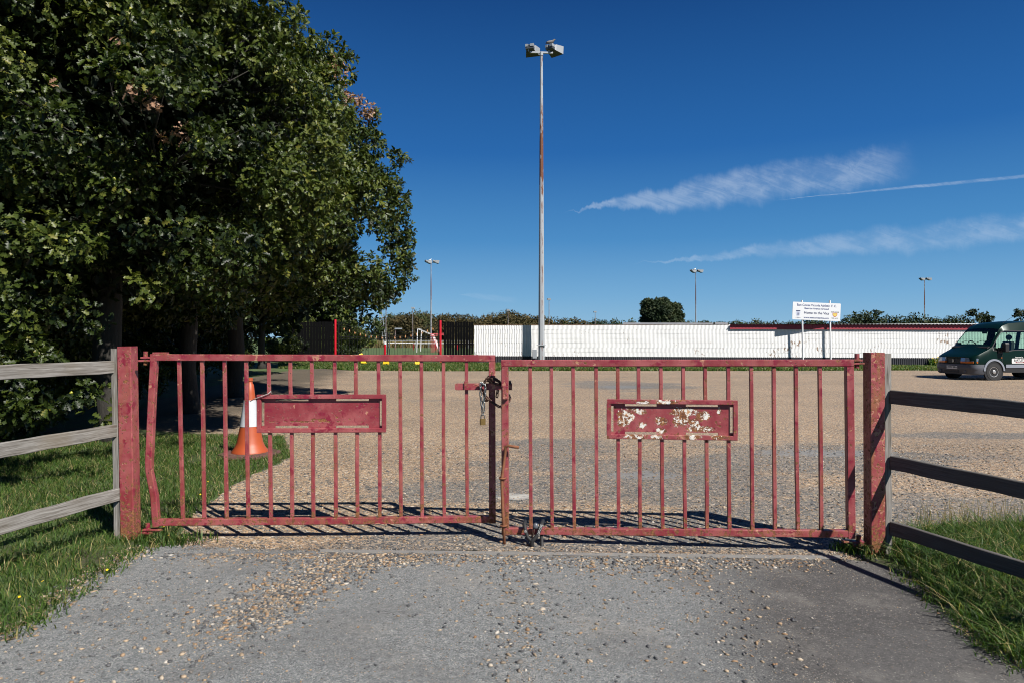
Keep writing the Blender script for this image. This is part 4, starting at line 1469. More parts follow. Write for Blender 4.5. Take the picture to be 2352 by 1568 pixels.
SW = lambda xpx: (WALL.p(xpx, 800) - WALL.A).dot(WALL.dir)
s_l, s_m, s_r = SW(1089), SW(1210), SW(2600)
t = thing('white_wall', wl(1089), 'long white painted corrugated wall with a black foot along the car park', 'wall')
zs = [0.475 + i * (2.385 - 0.475) / 7 for i in range(8)]
m = corrugated(WALL, s_l, s_m, zs, 0.15, 0.010, 0.03)
m.build('wall_sheet', M_WHITEWALL, t, smooth=True)
m = corrugated(WALL, s_m, s_r, zs, 0.078, 0.0050, 0.03)
m.build('wall_sheet', M_WHITEWALL, t, smooth=True)
m = corrugated(WALL, s_l, s_r, [-0.02, 0.485], 0.11, 0.015, 0.035)
m.build('wall_foot', M_BLACKWALL, t, smooth=True)
m = MB()
a, b = WALL.A + WALL.dir * s_l, WALL.A + WALL.dir * s_r
m.bar(a + wn * .05 + Vector((0, 0, 1.19)), b + wn * .05 + Vector((0, 0, 1.19)), 0.08, 2.36, wn, 0)
m.build('wall_core', M_GREYTIMBER, t)
m = MB()
m.bar(a + Vector((0, 0, 2.395)), WALL.A + WALL.dir * SW(1675) + Vector((0, 0, 2.395)), 0.10, 0.014, wn, 0)
m.build('wall_capping', plain("rusty_capping", (0.30, 0.17, 0.11), 0.8, var=0.6, sc_=4), t)

t = thing('stand_roof', wl(1675), 'low roof edge with red fascia board above the right part of white wall', 'roof')
m = MB()
cuts = [1676, 1865, 1990, 2110, 2600]
for i in range(4):
    a, b = WALL.A + WALL.dir * (SW(cuts[i]) + .004), WALL.A + WALL.dir * (SW(cuts[i + 1]) - .004)
    za, zb = 2.318 - 0.0048 * SW(cuts[i]), 2.318 - 0.0048 * SW(cuts[i + 1])
    m.bar(a - wn * .10 + Vector((0, 0, za)), b - wn * .10 + Vector((0, 0, zb)), 0.03, 0.275, wn, 0.003)
m.build('fascia', M_FASCIA, t)
m = MB()
s0, s1 = SW(1678), SW(2600)
n = int((s1 - s0) / 0.02)
vs = []
for i in range(n + 1):
    s = s0 + (s1 - s0) * i / n
    z = 2.468 - 0.0048 * s + 0.016 * math.sin(2 * math.pi * s / 0.19)
    for f, dz_ in ((0.24, 0.0), (-2.5, -0.10)):
        q = WALL.A + WALL.dir * s - wn * f
        vs += [(q.x, q.y, z + dz_), (q.x, q.y, z + dz_ + 0.012)]
fs = []
for i in range(n):
    k = 4 * i
    fs += [(k, k + 4, k + 6, k + 2), (k + 1, k + 5, k + 7, k + 3), (k, k + 4, k + 5, k + 1)]
m.add(vs, fs)
m.build('roof_sheet', M_ROOF, t)
t = thing('shelter_roof', wl(1430), 'flat grey timber roof edge showing above the middle of white wall', 'roof')
m = MB()
for x0, x1 in ((1431, 1640), (1644, 1674)):
    a, b = WALL.A + WALL.dir * SW(x0), WALL.A + WALL.dir * SW(x1)
    m.bar(a + wn * .35 + Vector((0, 0, 2.43)), b + wn * .35 + Vector((0, 0, 2.40)), 0.05, 0.19, wn, 0.004)
m.build('roof_edge', M_GREYTIMBER, t)
m = MB()
a, b = WALL.A + WALL.dir * SW(1431), WALL.A + WALL.dir * SW(1674)
m.bar(a + wn * 1.5 + Vector((0, 0, 2.50)), b + wn * 1.5 + Vector((0, 0, 2.47)), 2.3, 0.03, wn, 0)
m.build('roof_sheet', M_ROOF, t)

# black slatted fence panels
def slatted(x0, x1, nb, gap, z1, label, z_rail):
    p0, p1 = wl(x0), wl(x1)
    t = thing('slatted_fence', p0, label, 'fence')
    L = (p1 - p0).length
    pitch = L / nb
    m = MB()
    for i in range(nb):
        c = p0 + WALL.dir * pitch * (i + .5) + Vector((0, 0, 0))
        h = z1 + random.uniform(-.02, .02)
        tw = random.uniform(-.012, .012)
        w_ = pitch - gap * random.uniform(.5, 1.3)
        m.bar(c + Vector((0, 0, .05)), c + WALL.dir * tw + Vector((0, 0, h)), w_, 0.02, WALL.dir, 0.002)
    m.build('boards', M_BLACKWOOD, t)
    for z in (0.35, z_rail, z1 - .3):
        m = MB()
        m.bar(p0 + wn * .04 + Vector((0, 0, z)), p1 + wn * .04 + Vector((0, 0, z)), 0.04, 0.09, wn, 0.003)
        m.build('fence_rail', M_BLACKWOOD, t)
    return t


slatted(671, 766, 14, 0.022, 2.63, 'black slatted fence panel with ivy under the dark trees', 1.45)
slatted(1019, 1088, 11, 0.032, 2.60, 'black slatted fence panel with wide gaps butting the white wall', 1.22)
for x, z, lb in ((771, 2.78, 'bright red round post at the ivy clad black fence'), (1012, 2.70, 'bright red round post at the gappy black fence by the goal')):
    p = wl(x, fwd=.05)
    m = MB()
    m.lathe([(0.072, -.1), (0.072, z - .03), (0.066, z), (0, z + .004)], 16, p)
    tag(m.build('round_post', M_REDPOST, origin=p, smooth=40), lb, 'post', 'red posts of the iron gateway')

# black iron double gates with gilded finials
def iron_gate(x0, x1, hinge_left, label):
    p0, p1 = wl(x0), wl(x1)
    t = thing('iron_gate', p0, label, 'gate')
    L = (p1 - p0).length
    D = WALL.dir
    def top(u):           # swept top: high at the hinge side
        q = u if hinge_left else 1 - u
        return 1.93 + 0.72 * (1 - q) ** 2.0
    m = MB()
    pts0, pts1 = [], []
    for i in range(17):
        u_ = i / 16
        pts0.append(p0 + D * L * u_ + Vector((0, 0, top(u_))))
        pts1.append(p0 + D * L * u_ + Vector((0, 0, top(u_) - .16)))
    m.tube(pts0, 0.014, 5)
    m.tube(pts1, 0.012, 5)
    for z in (0.15, 1.52, 1.67):
        m.bar(p0 + Vector((0, 0, z)), p1 + Vector((0, 0, z)), 0.025, 0.035, wn, 0)
    for u_ in (0, 1):
        q = p0 + D * L * u_
        m.bar(q + Vector((0, 0, .08)), q + Vector((0, 0, top(u_))), 0.045, 0.045, D, 0)
    m.build('gate_frame', M_BLACKIRON, t)
    m = MB()
    nb = 18
    for i in range(1, nb):
        u_ = i / nb
        q = p0 + D * L * u_
        z = top(u_) - .16 if i % 2 else top(u_) - .42
        m.tube([q + Vector((0, 0, .15)), q + Vector((0, 0, z))], 0.0085, 5)
    m.build('grille', M_BLACKIRON, t)
    for i in range(2, nb, 2):
        u_ = i / nb
        q = p0 + D * L * u_ + Vector((0, 0, top(u_) - .42))
        m = MB()
        m.lathe([(0.012, 0), (0.04, .03), (0.018, .055), (0.05, .075), (0.022, .13), (0.003, .20)], 6, q)
        m.build('finial', M_GOLD, t)


iron_gate(778, 890, True, 'black iron gate leaf with gilded finials beside the ivy clad fence')
iron_gate(894, 1007, False, 'black iron gate leaf with gilded finials in front of the goal')

# sign on two posts
def sign():
    yb = 39.15
    top = [at(1820, 693.5, yb), at(1930, 698, yb)]
    bot = [at(1821, 733.5, yb), at(1930, 738, yb)]
    base = at(1875, 776, yb)
    base.z = 0
    t = thing('club_sign', base, 'white football club sign on two white posts before the red fascia', 'sign')
    rt = (top[1] - top[0]).normalized()
    up = (top[0] - bot[0])
    up = (up - rt * up.dot(rt)).normalized()
    c = (top[0] + top[1] + bot[0] + bot[1]) / 4
    W, H = (top[1] - top[0]).length, 1.01
    m = MB()
    r = 0.05
    q = []
    for cx, cy, a0 in ((W / 2 - r, H / 2 - r, 0), (-W / 2 + r, H / 2 - r, 90), (-W / 2 + r, -H / 2 + r, 180), (W / 2 - r, -H / 2 + r, 270)):
        for k in range(5):
            a = R(a0 + 90 * k / 4)
            q.append((cx + r * math.cos(a), cy + r * math.sin(a)))
    nn = rt.cross(up)          # towards the camera
    rings = [[c + rt * x + up * y + nn * z for x, y in q] for z in (-.012, .012)]
    m.loft(rings)
    board = m.build('board', M_SIGN, t)
    f = 0.0165
    def T(body, size, dx, dy, mat=M_NAVY, sx=1.0, bold=0.0):
        text_mesh('lettering', body, size, mat, t, c + rt * dx + up * dy + nn * f, rt, up, bold=bold + .0035, sx=sx)
    k = W / 1130.0                       # zoomed picture: board 1130 px wide, centre at (762, 365)
    T('East Cowes Victoria Athletic  F. C.', 0.178, 0, 0.34, M_GREYBLUE, 0.905)
    T('Beatrice Avenue Ground', 0.138, 0, 0.155, M_GREYBLUE)
    T('Home to the Vics', 0.20, 0.0, -0.095, M_NAVY)
    T('www.eastcowesvics.com', 0.14, 0.0, -0.365, M_GREYBLUE, 1.02)
    # three lions badge as a generic shield with a dark bar and three marks; club shield with stripes
    m = MB()
    def shield(mm, cx, cy, w_, h_, z):
        pts = [(-.5, .5), (.5, .5), (.5, .05), (.42, -.2), (.25, -.38), (0, -.5), (-.25, -.38), (-.42, -.2), (-.5, .05)]
        mm.add([c + rt * (cx + x * w_) + up * (cy + y * h_) + nn * z for x, y in pts], [tuple(range(len(pts)))])
    def rect(mm, cx, cy, w_, h_, z):
        mm.add([c + rt * (cx + x * w_ / 2) + up * (cy + y * h_ / 2) + nn * z for x, y in ((-1, -1), (1, -1), (1, 1), (-1, 1))], [(0, 1, 2, 3)])
    bx, by = -1.05, -0.16
    shield(m, bx, by - .02, .25, .30, f)
    m.build('badge', plain("badge_pale", (0.52, 0.56, 0.68), 0.6), t)
    m = MB()
    rect(m, bx, by + .165, .24, .045, f + .002)
    for j in range(3):
        y = by + .075 - .075 * j
        for dx_ in (-.05, 0.0, .045):
            rect(m, bx + dx_, y + random.uniform(-.008, .008), .038, .035, f + .002)
    rect(m, bx, by - .22, .30, .012, f + .002)
    rect(m, bx, by - .255, .08, .012, f + .002)
    m.build('badge_print', M_NAVY, t)
    cx, cy = 1.06, -0.15
    m = MB()
    shield(m, cx, cy - .01, .27, .24, f)
    m.build('club_badge', plain("badge_red", (0.50, 0.06, 0.08), 0.6), t)
    m = MB()
    shield(m, cx, cy - .012, .215, .185, f + .002)
    m.build('club_badge', plain("badge_yellow", (0.66, 0.52, 0.12), 0.6), t)
    m = MB()
    T2 = [('EAST COWES', .075, cy + .15), ('VICS. A.F.C.', .075, cy - .20)]
    for bo, sz_, yy in T2:
        text_mesh('lettering', bo, sz_, plain("black_print", (0.03, 0.03, 0.03), .6), t, c + rt * cx + up * yy + nn * f, rt, up, bold=0.002)
    for x, yt in ((1843, 690), (1907, 690.5)):
        p = at(x + (2 if x < 1860 else 1.5), 776, yb + .07)
        pt = at(x - 1.2, yt, yb + .07)
        m = MB()
        m.tube([(p.x, p.y, -.1), pt], 0.047, 12)
        m.build('sign_post', M_WHITE, t, smooth=40)


sign()

# ------------------------------------------------------------------ floodlight columns
def lamp(root, c, yaw, pitch, k=1.0):
    """floodlight: gear box behind, dark reflector shroud widening forwards and down; aims along +Y turned by yaw"""
    c = Vector(c)
    fw = Vector((math.sin(yaw) * math.cos(pitch), math.cos(yaw) * math.cos(pitch), -math.sin(pitch)))
    rt = Vector((math.cos(yaw), -math.sin(yaw), 0))
    up = rt.cross(fw)
    def q(x, y, z): return c + rt * x * k + fw * y * k + up * z * k
    m = MB()
    prof = ((-0.05, .30, .17), (0.06, .36, .22), (0.66, .52, .28), (0.70, .52, .28))
    m.loft([[q(-w_, y, -h), q(w_, y, -h), q(w_, y, h), q(-w_, y, h)] for y, w_, h in prof])
    hd = m.build('lamp_shroud', M_LAMP, root)
    m = MB()
    m.loft([[q(-w_, y, -h), q(w_, y, -h), q(w_, y, -h - .012), q(-w_, y, -h - .012)] for y, w_, h in prof])  # dark sheet standing in for the shade under the shroud
    m.build('underside_shade', M_LAMPDARK, hd)
    m = MB()
    m.add([q(-.49, .705, -.26), q(.49, .705, -.26), q(.49, .705, .26), q(-.49, .705, .26)], [(0, 1, 2, 3)])
    m.build('lamp_glass', M_LAMPDARK, hd)
    m = MB()
    a = q(0, -.18, .02)
    m.loft([[q(-.30, y, -.17), q(.30, y, -.17), q(.30, y, .12), q(-.30, y, .12)] for y in (-.36, -.055)])
    m.build('gear_box', M_LAMPBOX, root)
    m = MB()
    for x0, x1 in ((-.31, -.14), (.06, .31)):
        m.loft([[q(x0, y, -.02), q(x1, y, -.02), q(x1, y, .17), q(x0, y, .17)] for y in (-.40, .06)])
    m.loft([[q(-.31, y, .13), q(.31, y, .13), q(.31, y, .175), q(-.31, y, .175)] for y in (-.30, .05)])
    m.build('gear_cover', M_LAMP, root)
    m = MB()
    m.bar(q(-.1, -.2, -.16), q(-.1, -.2, -.30), .08 * k, .05 * k, rt, 0)
    m.build('bracket', M_GALV, root)


def column(base, H, r0, r1, label, yaws, mat, group, k=1.0, arm=0.70, pitch=4):
    base = Vector(base)
    t = thing('floodlight_column', base, label, 'floodlight', group)
    m = MB()
    n = max(3, int(H / 2.43))
    prof = []
    for i in range(n):
        a, b = H * i / n, H * (i + 1) / n
        ra, rb = r0 + (r1 - r0) * i / n, r0 + (r1 - r0) * (i + 1) / n
        prof += [(ra + .004, a), (ra + .004, a + .05), (ra, a + .055), (rb + .004, b - .005)]
    m.lathe(prof, 8, base)
    m.build('column', mat, t)
    m = MB()
    top = base + Vector((0, 0, H))
    m.bar(top + Vector((-arm, 0, .06)), top + Vector((arm, -.0, .02)), 0.10, 0.10, (0, 1, 0), .004)
    m.lathe([(r1 + .03, -.15), (r1 + .03, .06)], 8, top)
    m.build('cross_arm', M_GALV, t)
    for sgn, yaw in zip((-1, 1), yaws):
        lamp(t, top + Vector((sgn * arm * .92, 0.12, 0.34)), yaw, R(pitch), k)
    return t


GRP = 'twin headed floodlight columns round the pitch'
yb = 41.25
base = at(1243.5, 776, yb)
base.z = 0
H0 = EYE + (776 - 123) / 1568 * yb
fc = column(base, H0, 0.205, 0.082, 'tallest floodlight column, rust streaked, nearest, standing before the white wall', (R(16), R(40)), M_COLUMN, GRP, 0.84)
m = MB()
p = base + Vector((0, -.02, 0))
m.box(p + Vector((-.02, 0, 1.72 - .55)), (0.52, 0.46, 0.05), 0, 0.006)
m.build('strap', M_GALV, fc)
m = MB()
p = at(1228, 776, yb - .22)
m.box((p.x, p.y, 0.66), (0.26, 0.16, 0.52), 0.0, 0.012)
cb = m.build('meter_cabinet', M_LAMP, origin=(p.x, p.y, .4))
tag(cb, 'pale grey metal cabinet fixed at the foot of the nearest floodlight column', 'cabinet')
proto = column((0, 200, 0), 18.6, 0.19, 0.085, 'x', (R(58), R(72)), M_FARCOL, GRP, 1.25, 0.95, 10)
for i, (x, yt, lb, rot) in enumerate(((990, 604, 'twin headed floodlight column rising behind the iron gates, gull on its lamp', 0), (1598, 625, 'twin headed floodlight column beside the round tree, gull on its lamp', 6),
                                      (2123.5, 643, 'twin headed floodlight column above the dark pines left of the van', 12))):
    o = proto if i == 0 else copy_tree(proto)
    Y = 1568 * (18.6 - EYE) / (776 - yt)
    o.location = ((x - 1176) / 1568 * Y, Y, 0)
    o.rotation_euler = (0, 0, R(-rot))
    o['label'] = lb
GR2 = 'slim single headed lamp columns beyond the pitch'
for i, (x, yt, Y, lb) in enumerate(((948, 708, 140, 'slim lamp column against the brown wood left of the goal'), (1167, 713, 150, 'slim lamp column just left of the nearest floodlight column'),
                                    (1261, 688, 130, 'slim lamp column just right of the nearest floodlight column'), (1367, 717, 155, 'slim lamp column midway between near column and round tree'),
                                    (886.5, 676, 120, 'slim lamp column half hidden at the edge of the oak'))):
    H = EYE + (776 - yt) / 1568 * Y
    base = Vector(((x - 1176) / 1568 * Y, Y, 0))
    t = thing('lamp_column', base, lb, 'lamp post', GR2)
    m = MB()
    m.lathe([(0.13, 0), (0.13, .8), (0.085, .85), (0.06, H)], 8, base)
    m.build('column', M_FARCOL, t)
    m = MB()
    tp = base + Vector((0, 0, H))
    m.loft([[tp + Vector((x_, y_, z_)) for x_, z_ in ((-w_, -.12), (w_, -.12), (w_ * .8, .22), (-w_ * .8, .22))] for y_, w_ in ((-.2, .32), (.35, .40))])
    m.build('lamp_head', M_LAMP, t)
# little lamp on a short post near the goal
base = at(908, 776, 95)
base.z = 0
t = thing('street_lamp', base, 'short lamp post with square white head left of the goal', 'lamp post')
m = MB()
m.tube([base, base + Vector((0, 0, 2.85))], .06, 8)
m.build('post', M_FARCOL, t)
m = MB()
m.box(base + Vector((.42, 0, 2.88)), (1.0, .4, .2), 0, .02)
m.build('lamp_head', M_LAMP, t)


# birds: one continuous lofted body each
def bird(p, s, mat, yaw, label, white):
    p = Vector(p)
    d = Vector((math.cos(yaw), math.sin(yaw), 0))
    m = MB()
    spine = [(-.20, .035, .006), (-.14, .05, .022), (-.07, .075, .05), (0, .09, .062), (.06, .115, .055), (.10, .155, .035), (.125, .185, .030), (.15, .192, .022), (.165, .188, .009), (.195, .18, .002)]
    m.tube([p + d * a * s + Vector((0, 0, z * s)) for a, z, r in spine], [r * s for a, z, r in spine], 10)
    body = m.build('bird' if not white else 'gull', mat, origin=p, smooth=True)
    side = Vector((-d.y, d.x, 0))
    for sg in (-1, 1):
        m = MB()
        m.ball(p + d * -.05 * s + side * sg * .045 * s + Vector((0, 0, .085 * s)), (0.13 * s, .02 * s, .04 * s), 8, 6, Matrix.Rotation(yaw, 3, 'Z') @ Matrix.Rotation(R(-14), 3, 'Y'))
        m.build('wing', M_GULLWING if white else M_PIGEON2, body, smooth=True)
        m = MB()
        m.tube([p + side * sg * .02 * s + d * .01 * s + Vector((0, 0, .05 * s)), p + side * sg * .022 * s + d * .012 * s + Vector((0, 0, -.01 * s)), p + side * sg * .022 * s + d * .05 * s + Vector((0, 0, -.008 * s))], .005 * s, 5)
        m.build('leg', M_GOLD, body)
    tag(body, label, 'bird')


M_PIGEON = plain("brown_grey_feathers", (0.085, 0.078, 0.074), 0.7, var=0.4, sc_=14)
M_PIGEON2 = plain("grey_wing_feathers", (0.12, 0.115, 0.115), 0.7, var=0.4, sc_=14)
M_GULL = plain("white_feathers", (0.75, 0.75, 0.75), 0.7)
M_GULLWING = plain("pale_grey_wing", (0.42, 0.44, 0.46), 0.7)
bird(at(1265, 103.5, 41.35), 1.75, M_PIGEON, R(12), 'grey brown bird perched on the right lamp of the nearest column', False)
for x, yt, lb in ((987.5, 604, 'white gull on the lamp of the column behind the iron gates'), (1595.5, 625, 'white gull on the lamp of the column beside the round tree')):
    Y = 1568 * 17.0 / (776 - yt)
    bird(at(x, yt - 4.4, Y), 2.3, M_GULL, R(20), lb, True)

# ------------------------------------------------------------------ yellow no-parking markers
def no_parking(px, py, label, lie=False):
    p = ground(px, py)
    t = thing('parking_marker', p, label, 'no parking cone', 'yellow no parking markers on the grass strip')
    m = MB()
    w_, d_, h = 0.40, 0.34, (0.70 if lie else 0.57)
    m.loft([[p + Vector((x * a, y * b, z)) for x, y in ((-.5, -.5), (.5, -.5), (.5, .5), (-.5, .5))] for a, b, z in ((w_, d_, 0), (w_, d_, .05), (w_ * .86, d_ * .8, .06), (w_ * .55, .06, h - .03), (w_ * .45, .03, h))])
    b = m.build('marker_body', M_YELLOW, t)
    for r, mat, off in ((0.115, M_RED, .006), (0.085, M_BLUE, .012)):
        m = MB()
        nn = Vector((0, -.97, .2)).normalized()
        cc = p + Vector((0, -.098, .36)) + nn * off
        m.lathe([(r, -.02), (r, .003), (0, .003)], 18, cc, nn)
        m.build('roundel', mat, t)
    m = MB()
    nn = Vector((0, -.97, .2)).normalized()
    cc = p + Vector((0, -.098, .36)) + nn * .019
    m.bar(cc + Vector((-.058, 0, .058)), cc + Vector((.058, 0, -.058)), .022, .004, (1, 0, 1), 0)
    m.build('roundel_bar', M_RED, t)
    return t


o = no_parking(834, 836.5, 'yellow no parking marker tilted and half collapsed, leftmost before the iron gates', True)
o.rotation_euler = (R(6), R(-17), R(38))
no_parking(887, 838.5, 'upright yellow no parking marker facing the gap between the iron gates')
o = no_parking(959, 839, 'upright yellow no parking marker in front of the goal side iron gate')
o.rotation_euler = (0, 0, R(10))

# ------------------------------------------------------------------ pitch: rail, goal, posts
t = thing('pitch_rail', at(1000, 776, 100) * 1.0, 'white tubular pitch rail on red posts seen through the iron gates', 'railing')
t.location.z = 0
m = MB()
Yr = 98.0
za = 0.86
m.tube([at(892, 776, Yr) * 1 + Vector((0, 0, za - EYE)), at(948, 776, Yr) + Vector((0, 0, za - EYE))], .06, 8)
m.tube([at(949, 776, Yr - 6) + Vector((0, 0, za - EYE)), at(1130, 776, Yr - 6) + Vector((0, 0, za - EYE))], .06, 8)
m.build('rail', M_WHITE, t)
for x in (950, 1000, 1050, 1100):
    p = at(x, 776, Yr - 6)
    m = MB()
    m.tube([(p.x, p.y, 0), (p.x, p.y, za)], .055, 8)
    m.build('rail_post', M_REDPOST, t)
t = thing('far_rail', (-10, 110, 0), 'thin grey far pitch rail in front of the dry grass', 'railing')
m = MB()
m.tube([at(880, 776, 108) + Vector((0, 0, 1.15 - EYE)), at(1080, 776, 108) + Vector((0, 0, 1.15 - EYE))], .06, 8)
m.build('rail', M_FARCOL, t)
for x in range(895, 1080, 30):
    p = at(x, 776, 108)
    m = MB()
    m.tube([(p.x, p.y, 0), (p.x, p.y, 1.15)], .05, 8)
    m.build('rail_post', M_FARCOL, t)
# goal seen end on
gb = at(957, 776, 76)
gb.z = 0
t = thing('football_goal', gb, 'white football goal with red and white net behind the iron gates', 'goal')
g2 = at(966, 776, 83)
g2.z = 0
gd = (g2 - gb)
GL_ = gd.length
gd.normalize()
gs = Vector((gd.y, -gd.x, 0))
for k in range(2):
    m = MB()
    q = gb + gd * GL_ * k
    m.tube([q, q + Vector((0.1, 0, 2.6))], .045, 8)
    m.build('goal_post', M_WHITE, t)
m = MB()
m.tube([gb + Vector((0.1, 0, 2.6)), gb + gd * GL_ + Vector((0.1, 0, 2.6))], .055, 8)
m.build('crossbar', M_WHITE, t)
netw, netr = MB(), MB()
prof_ = [(0.1, 2.58), (0.75, 2.30), (1.5, 1.98), (1.62, 1.95), (2.5, 0.02)]
for i in range(22):
    q = gb + gd * GL_ * i / 21
    (netr if i % 3 == 0 else netw).tube([q + gs * a_ + Vector((0, 0, z_)) for a_, z_ in prof_[2:]], .014, 4)
for j in range(14):
    f_ = j / 13
    a_, z_ = 1.5 + 1.0 * f_, 1.98 - 1.96 * f_
    (netr if j % 3 == 0 else netw).tube([gb + gs * a_ + Vector((0, 0, z_)), gb + gd * GL_ + gs * a_ + Vector((0, 0, z_))], .014, 4)
for k in (0, 1):
    q = gb + gd * GL_ * k
    netw.tube([q + gs * a_ + Vector((0, 0, z_)) for a_, z_ in prof_[:3]], .03, 5)
    netr.tube([q + gs * a_ + Vector((0, 0, z_)) for a_, z_ in prof_[2:]], .028, 5)
    for j in range(8):
        netr.tube([q + gs * (1.5 + .12 * j) + Vector((0, 0, 1.9 - .24 * j)), q + gs * (1.5 + .12 * j) + Vector((0, 0, 0.02))], .016, 4)
netr.tube([gb + gs * 1.5 + Vector((0, 0, 2.0)), gb + gs * 3.0 + Vector((0, 0, 2.08))], .055, 5)
netr.tube([gb + gs * 1.6 + Vector((0, 0, 1.8)), gb + gs * 3.0 + Vector((0, 0, 1.95))], .05, 5)
M_NETW = plain("white_net_cord", (0.6, 0.6, 0.6), .8)
M_NETR = plain("red_net_cord", (0.50, 0.09, 0.10), .8)
netw.build('net', M_NETW, t)
netr.build('net', M_NETR, t)
# short padded red post with white cap, by the iron gate
p = at(884, 776, 52)
p.z = 0
t = thing('bollard', p, 'short red post with white cap standing behind the iron gates', 'post')
m = MB()
m.tube([p, p + Vector((0, 0, 1.12))], .09, 10)
m.build('post', M_REDPOST, t)
m = MB()
m.lathe([(.10, 1.12), (.12, 1.2), (.10, 1.28), (.03, 1.31)], 10, p)
m.build('cap', M_WHITE, t, smooth=40)
# leaning lattice ladder at the edge of the trees
p0, p1 = at(888, 806, 66), at(870, 690, 66)
p0.z = 0
t = thing('lattice_mast', p0, 'grey lattice ladder leaning at the edge of the trees behind iron gates', 'ladder')
m = MB()
wv = Vector((.13, 0, 0))
for sg in (-1, 1):
    m.tube([p0 + wv * sg, p1 + wv * sg], .025, 5)
for i in range(16):
    q = p0.lerp(p1, (i + .5) / 16)
    m.tube([q - wv, q + wv], .016, 4)
m.build('ladder_frame', M_GALV, t)


# ------------------------------------------------------------------ the van
def van():
    C = Vector((18.09, 26.80, 0))
    th = math.atan2(-0.15, -0.99)
    fx, fy = Vector((math.cos(th), math.sin(th), 0)), Vector((-math.sin(th), math.cos(th), 0))
    P = lambda x, y, z: C + fx * x + fy * y + Vector((0, 0, z))
    t = thing('van', C, 'dark green high roof van parked on the gravel at the right', 'van')
    m_, g_, b_ = M("dark_green_paint")
    g_.put(b_.inputs['Base Color'], g_.mix(g_.noise(g_.obj(), 3, 3), (0.0012, 0.013, 0.0095), (0.0018, 0.017, 0.013)))
    b_.inputs['Roughness'].default_value = 0.33
    b_.inputs['Specular IOR Level'].default_value = 0.2
    b_.inputs['Coat Weight'].default_value = 0.0
    b_.inputs['Metallic'].default_value = 0.15
    GREEN = m_
    DARK = plain("van_black_trim", (0.012, 0.012, 0.013), 0.5)
    GREY = plain("van_grey_plastic", (0.075, 0.082, 0.10), 0.6, var=0.12)
    GREYL = plain("van_light_grey_plastic", (0.20, 0.22, 0.26), 0.55, var=0.1)
    # x, (zb), widths and heights of: lower, mid, belt, window top, shoulder, roof
    S_ = [  # x    zb   wl    wm    zm    ww    zw    wt    zt    wsh   zsh  wr   zr   zc
        (0.82, .34, .74, .76, .62, .74, .82, .72, .85, .62, .870, .35, .88, .885),
        (0.74, .32, .88, .90, .64, .88, .85, .85, .90, .72, .925, .38, .94, .945),
        (0.55, .30, .945, .955, .70, .93, .93, .90, .985, .76, 1.01, .40, 1.03, 1.035),
        (0.20, .30, .965, .975, .76, .95, 1.06, .91, 1.15, .79, 1.185, .42, 1.21, 1.22),
        (0.02, .30, .965, .985, .80, .965, 1.12, .92, 1.265, .82, 1.315, .45, 1.355, 1.365),
        (-0.20, .30, .965, .985, .80, .965, 1.09, .875, 1.58, .80, 1.645, .44, 1.69, 1.70),
        (-0.42, .30, .965, .985, .80, .965, 1.07, .845, 1.84, .77, 1.925, .43, 1.97, 1.98),
        (-0.58, .30, .965, .985, .80, .965, 1.07, .84, 1.88, .755, 2.055, .43, 2.10, 2.115),
        (-0.85, .30, .965, .985, .80, .965, 1.12, .84, 1.88, .745, 2.15, .43, 2.20, 2.215),
        (-1.50, .30, .965, .985, .80, .965, 1.14, .845, 1.88, .745, 2.20, .43, 2.25, 2.265),
        (-1.62, .30, .965, .985, .80, .965, 1.14, .85, 1.88, .745, 2.20, .43, 2.25, 2.265),
        (-1.80, .30, .965, .985, .80, .965, 1.14, .85, 1.85, .745, 2.19, .43, 2.24, 2.255),
        (-2.85, .30, .965, .985, .80, .965, 1.14, .85, 1.85, .745, 2.19, .43, 2.24, 2.255),
        (-2.98, .30, .965, .985, .80, .965, 1.14, .85, 1.85, .745, 2.19, .43, 2.24, 2.255),
        (-3.85, .32, .965, .985, .80, .965, 1.14, .85, 1.85, .745, 2.18, .43, 2.23, 2.245),
        (-4.00, .34, .95, .965, .80, .94, 1.14, .83, 1.84, .73, 2.15, .42, 2.19, 2.20),
    ]
    bm = bmesh.new()
    rings = []
    for x, zb, wl_, wm, zm, ww, zw, wt, zt, wsh, zsh, wr, zr, zc in S_:
        half = [(0, zb), (wl_ * .92, zb), (wl_, zb + .12), (wm, zm), (ww, zw), (wt, zt), (wsh, zsh), (wr, zr)]
        ring = half + [(0, zc)] + [(-y, z) for y, z in half[1:]][::-1]
        rings.append([bm.verts.new(P(x, y, z) - C) for y, z in ring])
    n = len(rings[0])
    winl, wins = [], []
    for k in range(len(rings) - 1):
        for i in range(n):
            j = (i + 1) % n
            f = bm.faces.new((rings[k][i], rings[k][j], rings[k + 1][j], rings[k + 1][i]))
            f.smooth = True
            left = i == 4
            right = i == n - 5
            scr = i in (6, 7, 8, 9) and k in (4, 5)
            if scr:
                wins.append(f)
            elif (left or right) and k in (4, 5, 6, 7, 8, 11, 13):
                winl.append((f, k, i))
    bm.faces.new(rings[0][::-1])
    bm.faces.new(rings[-1])
    # windows: inset to leave a dark seal, then move panes and seals to meshes of their own
    def carve(faces, thick):
        r = bmesh.ops.inset_region(bm, faces=faces, thickness=thick, use_even_offset=True)
        return r['faces']
    panes, seals = [], []
    seals += carve(wins, 0.035)
    scr_pane = list(wins)
    groups = {}
    for f, k, i in winl:
        key = (i, 'door' if k <= 8 else k)
        groups.setdefault(key, []).append(f)
    side_panes = []
    for key, fl_ in groups.items():
        seals += carve(fl_, 0.035)
        side_panes.append(fl_)

